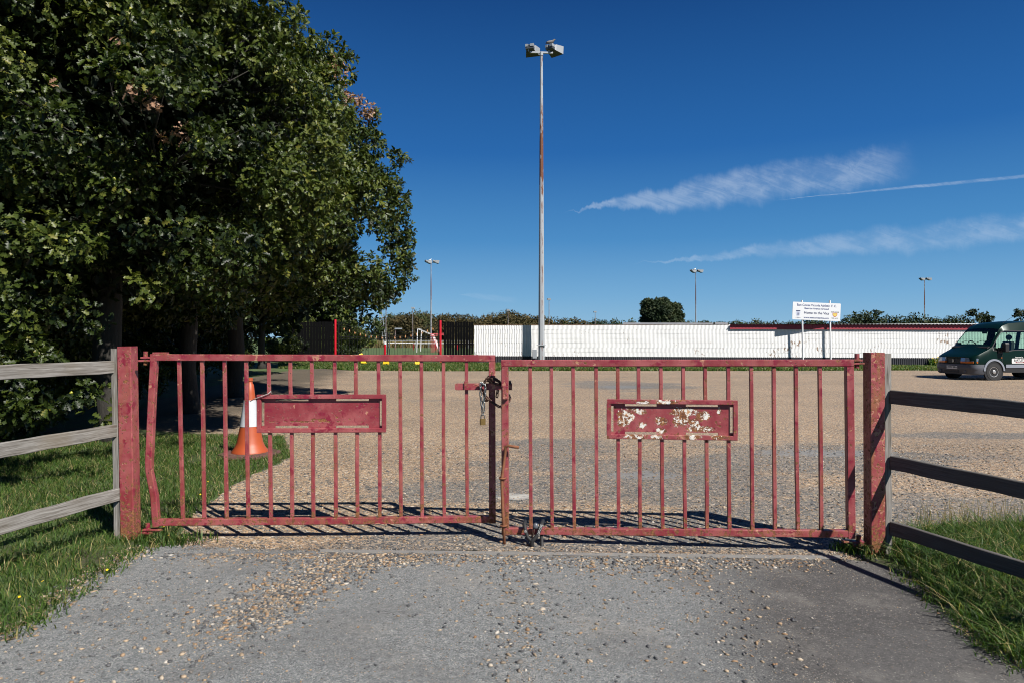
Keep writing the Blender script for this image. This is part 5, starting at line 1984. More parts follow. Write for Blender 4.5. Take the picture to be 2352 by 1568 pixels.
    def extract(name, faces, mat, parent, smooth=False):
        me = bpy.data.meshes.new(name)
        b2 = bmesh.new()
        mp = {}
        for f in faces:
            vs = []
            for v_ in f.verts:
                if v_ not in mp:
                    mp[v_] = b2.verts.new(v_.co)
                vs.append(mp[v_])
            b2.faces.new(vs)
        b2.to_mesh(me)
        b2.free()
        me.materials.append(mat)
        o = bpy.data.objects.new(name, me)
        COL.objects.link(o)
        o.parent = parent
        return o
    GL = glass("van_glass", (0.60, 0.78, 0.70))
    extract('windscreen', scr_pane, GL, t)
    for fl_ in side_panes:
        extract('window', fl_, GL, t)
    extract('window_seal', seals, DARK, t)
    kill = set(scr_pane) | set(seals)
    for fl_ in side_panes:
        kill |= set(fl_)
    bmesh.ops.delete(bm, geom=list(kill), context='FACES')
    for e in bm.edges:
        if len(e.link_faces) == 2 and e.calc_face_angle(0) > R(38):
            e.smooth = False
    bmesh.ops.recalc_face_normals(bm, faces=bm.faces)
    me = bpy.data.meshes.new('body')
    bm.to_mesh(me)
    bm.free()
    me.materials.append(GREEN)
    bo = bpy.data.objects.new('body', me)
    COL.objects.link(bo)
    bo.parent = t
    # bumper: wraps round the nose
    m = MB()
    path = [(0.42, .985), (0.66, .965), (0.80, .88), (0.885, .70), (0.915, .35), (0.92, 0), (0.915, -.35), (0.885, -.70), (0.80, -.88), (0.66, -.965), (0.42, -.985)]
    rg = []
    for x, y in path:
        cx, cy = (x - .12, y * .93)
        rg.append([P(x, y, .60), P(x + .012, y * 1.008, .50), P(x + .012, y * 1.008, .42), P(x, y, .40), P(x - .02, y * .99, .26), P(x - .06, y * .96, .215), P(cx, cy, .22), P(cx, cy, .61)])
    m.loft(rg)
    m.build('bumper', GREY, t, smooth=35)
    m = MB()
    for z in (.30, .35):
        m.box(P(.918, -.02, z), (.02, .72, .028), th, .003)
    m.build('bumper_slots', DARK, t)
    for sg in (-1, 1):
        m = MB()
        m.lathe([(.055, -.01), (.06, .006), (.05, .012), (0, .008)], 14, P(.897, sg * .60, .325), fx)
        m.build('fog_lamp_cover', GREY, t)
    # number plate
    m = MB()
    m.box(P(.938, 0.02, .475), (.012, .52, .115), th, .002)
    npl = m.build('number_plate', plain("plate_white", (0.85, 0.85, 0.80), .5, var=.03), t)
    text_mesh('lettering', 'HW02 EPA', .105, plain("plate_black", (.015, .015, .015), .6), t, P(.9465, .02, .475), -fy * -1 * -1 if False else fy * 1.0, (0, 0, 1), bold=.004, sx=1.0)
    # grille and lamps
    m = MB()
    m.loft([[P(x, y, z0), P(x, y, z1)][0:1] + [P(x, y, z1), P(x - .08, y, z1), P(x - .08, y, z0)] for y, x, z0, z1 in ((-.42, .815, .655, .80), (-.2, .84, .645, .80), (0, .848, .64, .80), (.2, .84, .645, .80), (.42, .815, .655, .80))])
    m.build('grille', DARK, t)
    m = MB()
    m.loft([[P(x, y, .795), P(x, y, .825), P(x - .06, y, .835), P(x - .06, y, .795)] for y, x in ((-.42, .825), (-.2, .848), (0, .856), (.2, .848), (.42, .825))])
    m.build('grille_bar', GREEN, t)
    m = MB()
    k_ = P(.862, 0, .725)
    dia = [(0, .075), (.048, 0), (0, -.075), (-.048, 0)]
    dii = [(0, .040), (.024, 0), (0, -.040), (-.024, 0)]
    m.loft([[k_ + fy * y + Vector((0, 0, z)) for y, z in dia], [k_ + fx * .012 + fy * y + Vector((0, 0, z)) for y, z in dia], [k_ + fx * .012 + fy * y + Vector((0, 0, z)) for y, z in dii], [k_ + fy * y + Vector((0, 0, z)) for y, z in dii]], cap=False)
    m.build('emblem', plain("chrome_emblem", (.55, .55, .55), .25, .8), t)
    LENS = plain("clear_lamp_lens", (.40, .42, .45), .12, .55, .25, 12)
    AMB = plain("amber_lamp_lens", (.62, .15, .015), .25, var=.1)
    for sg in (-1, 1):
        m = MB()
        ys = ((.38, .885), (.56, .872), (.73, .832), (.86, .762), (.935, .64))
        m.loft([[P(x, sg * y, .715), P(x - .020, sg * y, .850 - .02 * (y > .8)), P(x - .09, sg * y * .96, .835 - .02 * (y > .8)), P(x - .09, sg * y * .96, .715)] for y, x in ys])
        hl = m.build('headlight', LENS, t)
        m = MB()
        m.loft([[P(x + .006, sg * y, .645), P(x + .004, sg * y, .712), P(x - .09, sg * y * .96, .712), P(x - .09, sg * y * .96, .645)] for y, x in ys])
        m.build('indicator', AMB, hl)
        m = MB()
        m.box(P(-.32, sg * .985, .86), (.05, .012, .025), th, .002)
        m.build('side_repeater', AMB, t)
        # mirrors
        m = MB()
        mc = P(-.36, sg * 1.12, 1.24)
        m.loft([[mc + fx * x + fy * y * s_ + Vector((0, 0, z)) for x, y in ((-.05, -.11), (.07, -.08), (.07, .08), (-.05, .11))] for z, s_ in ((-.17, .8), (-.14, 1), (.14, 1), (.17, .8))])
        m.bar(P(-.30, sg * .95, 1.12), mc + Vector((0, 0, -.1)), .05, .05, (0, 0, 1), 0)
        m.bar(P(-.28, sg * .975, 1.02), P(-.28, sg * .96, 1.24), .20, .03, fx, .005)
        m.build('mirror', DARK, t)
        # wheels, arches, rubbing strips
        for wx in (0.0, -3.08):
            m = MB()
            m.lathe([(.0, 0), (.405, 0), (.405, .012), (.0, .012)], 30, P(wx, sg * .968 if sg > 0 else -.968, .33), fy * sg)
            m.build('wheel_arch', DARK, t)
            m = MB()
            ar = []
            for q in range(15):
                a = math.pi * q / 14
                cc = P(wx, sg * .985, .36)
                o_ = fx * math.cos(a) + Vector((0, 0, math.sin(a)))
                ar.append([cc + o_ * .385, cc + o_ * .455, cc + o_ * .455 + fy * sg * .022, cc + o_ * .385 + fy * sg * .028])
            m.loft(ar)
            m.build('arch_lip', GREYL, t, smooth=40)
            w_ = MB()
            wc = P(wx, sg * .80, .325)
            w_.lathe([(.20, .0), (.315, .01), (.325, .04), (.325, .155), (.312, .19), (.20, .195), (.19, .17)], 32, wc, fy * sg)
            wh_ = w_.build('wheel', plain("tyre_rubber", (.016, .016, .017), .8), t, smooth=40)
            w_ = MB()
            w_.lathe([(.195, .165), (.19, .185), (.155, .175), (.145, .15), (.075, .155), (.07, .20), (.04, .215), (0, .215)], 24, wc, fy * sg)
            w_.build('rim', plain("steel_wheel", (.40, .40, .40), .35, .5, .2, 20), wh_, smooth=40)
            w_ = MB()
            for q in range(6):
                a = 2 * math.pi * q / 6
                w_.lathe([(.018, 0), (.018, .004), (0, .004)], 8, wc + fx * math.cos(a) * .115 + Vector((0, 0, math.sin(a) * .115)) + fy * sg * .158, fy * sg)
            w_.build('wheel_holes', DARK, wh_)
        m = MB()
        m.bar(P(-.50, sg * .99, .535), P(-1.60, sg * .99, .535), .13, .03, (0, 0, 1), .008)
        m.bar(P(-1.64, sg * .99, .535), P(-2.58, sg * .99, .535), .13, .03, (0, 0, 1), .008)
        m.bar(P(-3.58, sg * .985, .535), P(-3.95, sg * .975, .535), .13, .03, (0, 0, 1), .008)
        m.build('rubbing_strip', GREYL, t)
        m = MB()
        m.bar(P(-.48, sg * .972, .38), P(-2.62, sg * .972, .38), .17, .02, (0, 0, 1), .004)
        m.build('sill', DARK, t)
        # door seams and handles
        m = MB()
        for x in (-.36, -1.585):
            m.bar(P(x, sg * .976, .47), P(x, sg * .982, 1.05), .012, .012, fx, 0)
        m.build('door_seam', DARK, t)
        m = MB()
        m.box(P(-1.46, sg * .985, .93), (.12, .025, .13), th, .01)
        m.box(P(-1.76, sg * .985, .93), (.12, .025, .13), th, .01)
        m.build('door_handle', DARK, t)
    # door lettering panel
    nl = fy
    m = MB()
    def rr_(mm, x0, x1, z0, z1, off):
        q = []
        r = .03
        for cx, cz, a0 in ((x1 - r, z1 - r, 0), (x0 + r, z1 - r, 90), (x0 + r, z0 + r, 180), (x1 - r, z0 + r, 270)):
            for k in range(4):
                a = R(a0 + 30 * k)
                q.append((cx + r * math.cos(a), cz + r * math.sin(a)))
        mm.loft([[P(-x, .985 + o_, z) for x, z in q] for o_ in (off, off + .004)])
    rr_(m, .76, 1.45, .64, .83, .002)
    lp_ = m.build('door_logo', plain("logo_white", (.66, .66, .64), .5, var=.02), t)
    m = MB()
    rr_(m, .92, 1.30, .665, .70, .006)
    m.build('logo_band', plain("logo_red", (.35, .02, .03), .5), t)
    rt_ = -fx
    LD = plain("logo_dark", (.03, .02, .025), .5)
    text_mesh('lettering', 'BARTLETTS', .115, LD, t, P(-1.105, .9915, .755), rt_, (0, 0, 1), bold=.004, sx=.86)
    text_mesh('lettering', 'SERVICE STATION', .030, M_WHITEPRINT, t, P(-1.11, .9965, .682), rt_, (0, 0, 1), bold=.001)
    text_mesh('lettering', 'Supported by', .062, M_WHITEPRINT, t, P(-1.08, .984, .875), rt_, (0, 0, 1), bold=.002)
    # wipers, aerial
    m = MB()
    for y0, y1 in ((.05, .62), (-.66, -.10)):
        m.tube([P(.03, y0, 1.375), P(-.075, (y0 + y1) / 2, 1.50), P(-.10, y1, 1.485)], .010, 5)
    m.build('wiper', DARK, t)
    m = MB()
    m.tube([P(-.80, .55, 2.17), P(-1.75, .58, 2.72)], .006, 5)
    m.build('aerial', DARK, t)
    # cabin
    INT = plain("van_cabin_dark", (.014, .014, .016), .8)
    m = MB()
    m.box(P(-2.2, 0, .42), (3.4, 1.8, .06), th)
    m.bar(P(-.03, -.86, 1.10), P(-.03, .86, 1.10), .40, .36, fx, .05)
    m.build('dashboard', INT, t)
    m = MB()
    ringp = []
    for q in range(17):
        a = 2 * math.pi * q / 16
        ringp.append(P(-.38 + .10 * math.sin(a), -.42 + .21 * math.cos(a), 1.30 + .17 * math.sin(a)))
    m.tube(ringp, .016, 6)
    m.tube([P(-.24, -.42, 1.15), P(-.38, -.42, 1.30)], .03, 6)
    m.build('steering_wheel', INT, t, smooth=True)
    for y in (-.42, .42):
        m = MB()
        m.loft([[P(x + dx_, y + dy_ * w_, z) for dx_, dy_ in ((-.07, -1), (.07, -1), (.07, 1), (-.07, 1))] for x, z, w_ in ((-1.05, .85, .24), (-1.10, 1.1, .25), (-1.16, 1.42, .23), (-1.18, 1.47, .16))])
        m.bar(P(-.85, y, .78), P(-.85, y, .92), .5, .5, fx, .04)
        m.ball(P(-1.195, y, 1.62), (.06, .14, .11), 12, 8, Matrix.Rotation(th, 3, 'Z'))
        m.tube([P(-1.185, y - .05, 1.45), P(-1.185, y - .05, 1.58)], .012, 5)
        m.tube([P(-1.185, y + .05, 1.45), P(-1.185, y + .05, 1.58)], .012, 5)
        m.build('seat', INT, t, smooth=40)
    m = MB()
    m.bar(P(-.52, 0, 1.86), P(-.52, 0, 1.76), .03, .22, fx, .01)
    m.build('rear_mirror', INT, t)
    return t


van()

# ------------------------------------------------------------------ trees
def leaf_template(st):
    """st: stations (u, halfwidth); returns verts (k,3: along, across, lift) and faces"""
    V, F = [], []
    n = len(st)
    mid = []
    for u_, h in st:
        mid.append(len(V))
        V.append((u_, 0, 0))
    sides = []
    for sg in (1, -1):
        idx = []
        for i, (u_, h) in enumerate(st):
            if h == 0:
                idx.append(mid[i])
            else:
                idx.append(len(V))
                V.append((u_, sg * h, h * 0.45))
        for i in range(n - 1):
            f = [mid[i], mid[i + 1], idx[i + 1], idx[i]]
            f = list(dict.fromkeys(f))
            F.append(f if sg < 0 else f[::-1])
    return np.array(V), F


LOBED = leaf_template([(0, 0), (.14, .04), (.28, .21), (.38, .075), (.54, .30), (.66, .11), (.84, .25), (1, 0)])
SIMPLE = leaf_template([(0, 0), (.3, .20), (.5, .15), (.72, .25), (1, 0)])
RHOMB = leaf_template([(0, 0), (.5, .28), (1, 0)])


def leaves(name, P, D, N, L, tint, tmpl, mat, parent):
    V0, F0 = tmpl
    n, k = len(P), len(V0)
    D = D / np.linalg.norm(D, axis=1, keepdims=True)
    N = N - D * (N * D).sum(1, keepdims=True)
    N = N / (np.linalg.norm(N, axis=1, keepdims=True) + 1e-9)
    S_ = np.cross(D, N)
    droop = -(V0[:, 0] ** 2) * 0.18
    V = (P[:, None] + L[:, None, None] * (V0[None, :, 0:1] * D[:, None] + V0[None, :, 1:2] * S_[:, None] + (V0[:, 2] + droop)[None, :, None] * N[:, None]))
    fs = {}
    for f in F0:
        fs.setdefault(len(f), []).append(f)
    F = [(np.array(v_)[None] + (np.arange(n) * k)[:, None, None]).reshape(-1, s_) for s_, v_ in fs.items()]
    return np_mesh(name, V.reshape(-1, 3), F, mat, parent, tint=np.repeat(tint, k))


def unit(n):
    v_ = rng.normal(0, 1, (n, 3))
    return v_ / np.linalg.norm(v_, axis=1, keepdims=True)


def crown_clumps(c, r, n, rc, front=True, zmin=-9, gap=0.0, extra=()):
    """centres and radii of leaf clumps over an uneven ellipsoid"""
    c, r = np.array(c), np.array(r)
    d = unit(n * 6)
    if front:
        keep = (d[:, 1] < 0.35) | (rng.random(len(d)) < 0.2)
        d = d[keep]
    k1, k2 = rng.normal(0, 2.2, (2, 3))
    bump = 0.07 * np.sin(d @ k1 * 2.1 + 1) + 0.06 * np.sin(d @ k2 * 3.3)
    q = c + d * r * (0.80 + bump + rng.uniform(-.20, .12, len(d)))[:, None]
    q = q[q[:, 2] > zmin][:n]
    R_ = rng.uniform(rc[0], rc[1], len(q))
    if len(extra):
        e = np.array(extra)
        q = np.vstack([q, e[:, :3]])
        R_ = np.concatenate([R_, e[:, 3]])
    return q, R_


def crown(name, c, r, clumps, per, L0, L1, tmpl, mat, parent, brown=(), filler=0, fillL=0.25, dens=1.0, yellow=0.03, flat=0.75, rosette=7):
    q, R_ = clumps
    cc = np.array(c)
    Ps, Ds, Ns, Ts = [], [], [], []
    for i in range(len(q)):
        n_tw = max(4, int(per * (R_[i] ** 2) / rosette))
        d = unit(n_tw)
        out = (q[i] - cc) / np.array(r)
        out = out / (np.linalg.norm(out) + 1e-9)
        d = d + out * 0.75 + np.array([0, 0, 0.30])
        d /= np.linalg.norm(d, axis=1, keepdims=True)
        rad = rng.random(n_tw) ** 0.35
        tw = q[i] + d * (R_[i] * rad)[:, None] * np.array([1, 1, flat])
        shade = rng.uniform(0.08, 0.66)
        isb = any((np.linalg.norm(q[i] - np.array(b[:3])) < b[3]) for b in brown)
        # each twig carries a rosette of leaves
        kk = rosette
        P = np.repeat(tw, kk, 0)
        dd = np.repeat(d, kk, 0)
        D = dd * 0.35 + unit(len(P)) * 0.9 + np.array([0, 0, -0.12])
        N = dd * 0.8 + np.array([0.1, -0.2, 0.55]) + np.repeat(rng.normal(0, 0.35, (n_tw, 3)), kk, 0) + rng.normal(0, 0.24, (len(P), 3))
        P = P + D * 0.02
        t_ = np.clip(shade + rng.normal(0, 0.16, len(P)) + np.repeat(rng.normal(0, .10, n_tw), kk), 0, 0.80)
        t_ = np.where(rng.random(len(P)) < yellow, 0.85, t_)
        if len(brown):
            nb = np.zeros(len(P), bool)
            for b in brown:
                nb |= (np.linalg.norm((P - np.array(b[:3])) / np.array([1, 4.0, 1.3]), axis=1) < b[3])
            t_ = np.where(nb, rng.uniform(0.9, 1.0, len(P)), t_)
        Ps.append(P); Ds.append(D); Ns.append(N); Ts.append(t_)
    if filler:
        d = unit(filler)
        P = cc + d * np.array(r) * (rng.random(filler) ** 0.45 * 0.74)[:, None]
        zlo = q[:, 2].min()
        P = P[P[:, 2] > zlo]
        Pf = P
        fD = unit(len(Pf)); fN = unit(len(Pf)) + np.array([0, 0, .5])
        fT = rng.uniform(0.0, 0.35, len(Pf))
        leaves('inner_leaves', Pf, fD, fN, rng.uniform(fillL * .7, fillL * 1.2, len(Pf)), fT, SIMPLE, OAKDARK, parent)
    P, D, N, T = map(np.concatenate, (Ps, Ds, Ns, Ts))
    L = rng.uniform(L0, L1, len(P))
    return leaves(name, P, D, N, L, T, tmpl, mat, parent)


def limbs(root, base, fork, r0, clumps, c, n_limb, mat, twigs=True, seed=1, nex=0):
    rr = random.Random(seed)
    base, fork = Vector(base), Vector(fork)
    m = MB()
    pts = [base + Vector((0, 0, -.1)), base + Vector((0, 0, .25)), base.lerp(fork, .35) + Vector((rr.uniform(-.1, .1), rr.uniform(-.1, .1), 0)), base.lerp(fork, .7), fork]
    m.tube(pts, [r0 * 1.5, r0 * 1.1, r0, r0 * .93, r0 * .85], 12)
    tr = m.build('trunk', mat, root, smooth=True)
    q, R_ = clumps
    order = list(range(len(q) - nex))
    rr.shuffle(order)
    order += list(range(len(q) - nex, len(q)))
    lm, tw = MB(), MB()
    ends = []
    for i in order[:n_limb]:
        e = Vector(q[i])
        b = fork.lerp(base, rr.uniform(0, .25))
        mid = b.lerp(e, .5) + Vector((rr.uniform(-.3, .3), rr.uniform(-.3, .3), rr.uniform(-.1, .5)))
        pts = [b, b.lerp(mid, .5) + Vector((0, 0, .1)), mid, mid.lerp(e, .55), e]
        k = r0 * rr.uniform(.35, .5)
        lm.tube(pts, [k, k * .75, k * .5, k * .3, k * .12], 7)
        ends.append((mid, k * .45))
    if twigs:
        for i in order[n_limb:]:
            e = Vector(q[i])
            b, k = min(ends, key=lambda s_: (s_[0] - e).length)
            if i >= len(q) - nex:
                j_ = min((j for j in range(len(q) - nex)), key=lambda j: np.linalg.norm(q[j] - q[i]))
                b, k = Vector(q[j_]), .02
            mid = b.lerp(e, .55) + Vector((rr.uniform(-.2, .2), rr.uniform(-.2, .2), rr.uniform(-.1, .2)))
            if i >= len(q) - nex:
                continue
            tw.tube([b, mid, e], [min(.02, k * .5), .013, .006], 5)
            for _ in range(4):
                dirv = Vector((rr.gauss(0, 1), rr.gauss(0, 1), rr.gauss(.2, .7))).normalized()
                e2 = e + dirv * R_[i] * rr.uniform(.5, .8)
                tw.tube([mid.lerp(e, .6), mid.lerp(e2, .6) + Vector((0, 0, rr.uniform(-.05, .1))), e2], [.009, .006, .003], 4)
    lm.build('branches', mat, root, smooth=True)
    if twigs:
        tw.build('twigs', M_BARK, root, smooth=True)
    return tr


def front(px, py, c, r, k=.97):
    """point of a crown's near surface seen at (px, py)"""
    d = np.array([(px - 1176) / 1568, 1.0, (776 - py) / 1568]) / np.array(r)
    o = (np.array([0, 0, EYE]) - np.array(c)) / np.array(r)
    a, b, cc = d @ d, 2 * o @ d, o @ o - k * k
    q = b * b - 4 * a * cc
    t_ = (-b - math.sqrt(max(q, 0))) / (2 * a)
    return tuple(at(px, py, t_))


def planted(b):
    """nothing grows low down between the drive and the black fence"""
    x, y, z, r_ = b
    return y > 43 or z - r_ > 2.7 + .02 * y or x + r_ < -0.372 * y


# near oak, overhanging the left fence
c1, r1 = (-6.9, 10.2, 5.4), (4.35, 3.6, 4.5)
extra = [(-3.6, 9.9, 3.0, .7), (-3.2, 9.6, 3.6, .7), (-4.2, 9.5, 2.7, .65), (-3.05, 10.4, 3.4, .6), (-3.8, 10.6, 2.7, .6), (-2.9, 9.9, 4.3, .6), (-4.6, 10.6, 2.5, .6), (-5.5, 6.7, 1.6, .42), (-5.9, 6.8, 2.3, .5), (-5.15, 6.9, 2.1, .4), (-5.05, 6.9, 1.15, .25), (-4.85, 6.95, 1.02, .22), (-5.3, 7.0, 0.85, .3), (-5.6, 7.2, 2.0, .5), (-5.35, 6.6, 1.35, .40), (-6.1, 6.9, 1.5, .5), (-5.5, 6.9, 1.75, .40), (-5.0, 7.0, 0.95, .28), (-5.9, 7.4, 1.05, .35), (-4.6, 7.0, 2.55, .42), (-3.9, 7.6, 2.75, .45), (-3.35, 8.2, 2.75, .40), (-5.2, 7.1, 2.6, .5)]
extra += [tuple(at(x_, y_, Y_)) + (r_,) for x_, y_, Y_, r_ in ((30, 750, 6.9, .26), (85, 715, 7.2, .28), (15, 850, 6.8, .22), (105, 800, 7.2, .22), (55, 945, 7.0, .2), (140, 915, 7.2, .22), (205, 895, 7.4, .2), (235, 945, 7.4, .16), (15, 690, 7.0, .28), (150, 690, 7.4, .26), (215, 735, 7.8, .24), (330, 660, 7.6, .26), (60, 800, 7.1, .22))]
cl1 = crown_clumps(c1, r1, 330, (.36, .72), True, 2.55, extra=extra)
ok = [x_ + q_ * .75 < -2.2 - max(0, z_ - 5.2) * .76 for (x_, y_, z_), q_ in zip(*cl1)]
extra = [e_ for e_, k_ in zip(extra, ok[-len(extra):]) if k_]
cl1 = (cl1[0][ok], cl1[1][ok])
t = thing('oak_tree', (-6.15, 10.6, 0), 'nearest oak with large lobed leaves overhanging the pale wooden fence', 'tree')
brown1 = [front(px, py, c1, r1) + (q,) for px, py, q in ((362, 270, .15), (372, 300, .17), (385, 332, .13), (345, 238, .12), (90, 150, .17), (130, 165, .12), (255, 100, .10), (420, 25, .12))]
crown('crown', c1, r1, cl1, 1350, .074, .116, LOBED, OAK, t, brown=brown1, filler=60000, fillL=.17)
limbs(t, (-6.15, 10.6, 0), (-6.3, 10.6, 3.2), .20, cl1, c1, 16, M_BARK, seed=4, nex=len(extra))
# acorns: one kind, copied
m = MB()
m.lathe([(.001, -.016), (.008, -.012), (.0105, -.002), (.0105, .008), (.001, .009)], 8)
a0 = None
idx = [i for i in range(len(cl1[0])) if cl1[0][i][1] < 9.0 and cl1[0][i][2] < 7.5]
for k in range(28):
    i = random.choice(idx)
    dd = Vector((random.gauss(.1, .5), -1, random.gauss(.1, .5))).normalized()
    p = Vector(cl1[0][i]) + dd * float(cl1[1][i]) * 1.02
    if a0 is None:
        a0 = m.build('acorn', ACORN, t, smooth=True)
        for v_ in a0.data.vertices:
            v_.co = (v_.co + world_loc(t)) * 1.35
        o = a0
    else:
        o = a0.copy()
        COL.objects.link(o)
        o.parent = t
    o.location = p - world_loc(t)
    o.rotation_euler = (random.gauss(0, .5), random.gauss(0, .5), 0)

# second oak: the crown whose edge stands against the sky
c2, r2 = (-7.4, 18.3, 5.6), (4.0, 3.8, 5.1)
ex2 = [(-3.9, 17.5, 2.9, .6), (-3.55, 17.6, 2.75, .5), (-3.2, 17.8, 3.0, .5), (-3.0, 17.9, 3.6, .5), (-2.95, 17.9, 4.2, .45), (-3.3, 17.7, 5.6, .5), (-3.15, 17.7, 5.0, .5), (-3.05, 17.8, 4.4, .5), (-3.2, 17.6, 3.6, .55), (-3.6, 17.3, 2.9, .55), (-3.4, 17.5, 4.2, .6), (-3.9, 17.2, 4.6, .6), (-3.7, 17.3, 6.6, .5), (-4.9, 17.2, 9.9, .5), (-5.2, 17.0, 10.4, .5), (-3.25, 17.8, 6.25, .42), (-2.95, 17.8, 6.2, .30), (-3.1, 17.9, 3.9, .5), (-3.0, 17.9, 3.2, .48), (-3.35, 17.6, 4.6, .5), (-3.25, 17.6, 2.75, .42), (-3.5, 17.4, 5.3, .6), (-3.75, 17.2, 3.3, .6), (-4.0, 17.5, 8.1, .5), (-4.3, 17.6, 9.0, .5), (-3.9, 17.8, 7.3, .5), (-4.4, 16.8, 2.7, .6), (-5.2, 16.0, 2.6, .6)]
cl2 = crown_clumps(c2, r2, 290, (.42, .82), True, 2.3, extra=ex2)
lim = lambda x_, z_, q_: x_ + q_ * .8 < (-3.75 - (z_ - 7.5) * .5 if z_ > 7.5 else 0)
ok = [(z_ - .8 * q_ > 2.05 or x_ + q_ < -.36 * y_) and lim(x_, z_, q_) for (x_, y_, z_), q_ in zip(*cl2)]
ex2 = [e_ for e_ in ex2 if e_[2] - .8 * e_[3] > 2.05 and lim(e_[0], e_[2], e_[3])]
cl2 = (cl2[0][ok], cl2[1][ok])
t = thing('oak_tree', (-7.6, 18.6, 0), 'second oak with dead brown leaf clusters and its edge against the blue sky', 'tree')
brown2 = [front(px, py, c2, r2) + (q,) for px, py, q in ((812, 185, .36), (826, 240, .42), (640, 140, .36), (668, 430, .34), (560, 10, .3), (785, 165, .28), (660, 150, .25), (655, 415, .22), (480, 60, .25))]
crown('crown', c2, r2, cl2, 900, .092, .138, SIMPLE, OAK, t, brown=brown2, filler=32000, fillL=.26)
limbs(t, (-7.6, 18.6, 0), (-7.5, 18.5, 3.2), .21, cl2, c2, 14, M_BARK, seed=6, nex=len(ex2))

for c, r, n, per, L, base, lb, seed in (
        ((-11.2, 27, 5.3), (4.2, 4, 4.9), 90, 180, .24, (-11.0, 27, 0), 'third oak in the shaded row beyond the two big oaks', 8),
        ((-13.2, 36, 5.6), (4.6, 4, 5.2), 80, 120, .30, (-13.2, 36, 0), 'fourth oak of the row just before the ivy clad black fence', 9),
        ((-15.9, 54, 4.9), (5.0, 4.2, 5.2), 110, 110, .34, (-16.5, 54, 0), 'dark tree inside the ground behind the iron gates', 10),
        ((-6.5, 14.4, 5.0), (3.5, 3.0, 3.9), 150, 420, .12, (-6.9, 14.6, 0), 'smaller oak filling the gap between the two big oaks', 14),  # added tree, placed to cast shade on the ground behind the gate
        ((-13.0, 13.8, 4.6), (4.0, 3.6, 4.4), 80, 190, .20, (-13.0, 13.8, 0), 'oak in deep shade far left behind the nearest oak', 12),
        ((-18.0, 24, 5.0), (5.0, 4.5, 5.0), 70, 130, .30, (-18, 24, 0), 'oak at the back of the shade between the nearer oaks', 13)):
    cl = crown_clumps(c, r, n, (.8, 1.3) if n < 150 else (.5, .85), True, 1.0 if c[1] > 50 else 2.2 if n == 150 else 1.6)
    if c[1] == 54:
        cl = (np.vstack([cl[0], [(-10.7, 53, 4), (-10.3, 53, 5.2), (-11.0, 53, 2.6), (-11, 53, 6.4), (-11.6, 53, 1.6), (-10.4, 53, 4.6)]]), np.concatenate([cl[1], [1.0] * 6]))
    ok = [planted((*a_, b_)) for a_, b_ in zip(*cl)]
    cl = (cl[0][ok], cl[1][ok])
    t = thing('oak_tree', base, lb, 'tree')
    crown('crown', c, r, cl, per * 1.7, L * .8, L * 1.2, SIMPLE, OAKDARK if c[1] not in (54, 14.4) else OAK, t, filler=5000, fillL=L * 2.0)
    limbs(t, base, (base[0], base[1], 2.6), .18, cl, c, 8, M_BARK, twigs=False, seed=seed)

# undergrowth: a continuous bank of scrub in the shade of the row
bank = []
for i in range(230):
    s_ = random.random()
    y = 11.5 + 36 * s_ ** 1.25
    x = -8.6 - 0.155 * (y - 11.5) - abs(random.gauss(0, 1.1)) - (1.2 if y < 16 else 0)
    h = random.uniform(.3, 2.3)
    bank.append((x, y, h * (.9 if y < 20 else 1.25), random.uniform(.45, .85)))
for i in range(70):
    y = random.uniform(7.6, 12.5)
    bank.append((-7.6 - random.random() * 3.4 - (y - 7.6) * .10, y, random.uniform(.2, 1.7), random.uniform(.35, .6)))
for i in range(50):
    y = random.uniform(46, 58)
    bank.append((-11.4 - random.random() * 4.5 - (y - 52) * .2, y, random.uniform(.3, 2.6), random.uniform(.6, 1.0)))
for i in range(150):
    y = random.uniform(7.8, 13.5)
    bank.append((-6.9 - random.random() * 4.2 - (y - 7.8) * .25, y, random.uniform(.3, 3.0), random.uniform(.45, .75)))
b_ = np.array([b for b in bank if planted(b)])
und = thing('undergrowth', (-9.5, 18, 0), 'dark tangled undergrowth in the shade beneath the row of oaks', 'undergrowth')
o = crown('undergrowth', (-11, 20, 0), (6, 16, 3), (b_[:, :3], b_[:, 3]), 1800, .08, .15, SIMPLE, OAK, None)
bpy.data.objects.remove(und)
tag(o, 'dark tangled undergrowth in the shade beneath the row of oaks', 'undergrowth', kind='stuff')
# ivy on the black fence
q = [tuple(wl(x, fwd=.06) + Vector((0, 0, z))) for x, z in ((679, 2.55), (681, 2.35), (683, 2.1), (682, 1.9), (680, 1.5), (676, 2.6), (688, 2.2), (710, 1.2), (683, .9))]
q = np.array(q)
o = crown('ivy', tuple(q[0] + np.array([0, 3, 0])), (1, 3, 2), (q, np.full(len(q), .17)), 1500, .07, .12, SIMPLE, OAK, None)
tag(o, 'ivy trailing over the left end of the black slatted fence', 'ivy', kind='stuff')
q = np.array([tuple(wl(x, fwd=.10) + Vector((0, 0, z))) for x, z in ((1084, .3), (1088, .45), (1091, .25), (1078, .2))])
o = crown('brambles', tuple(q[0] + np.array([0, 3, 0])), (1, 3, 2), (q, np.full(len(q), .25)), 900, .08, .14, SIMPLE, OAK, None)
tag(o, 'low brambles where the black fence meets the white wall', 'brambles', kind='stuff')

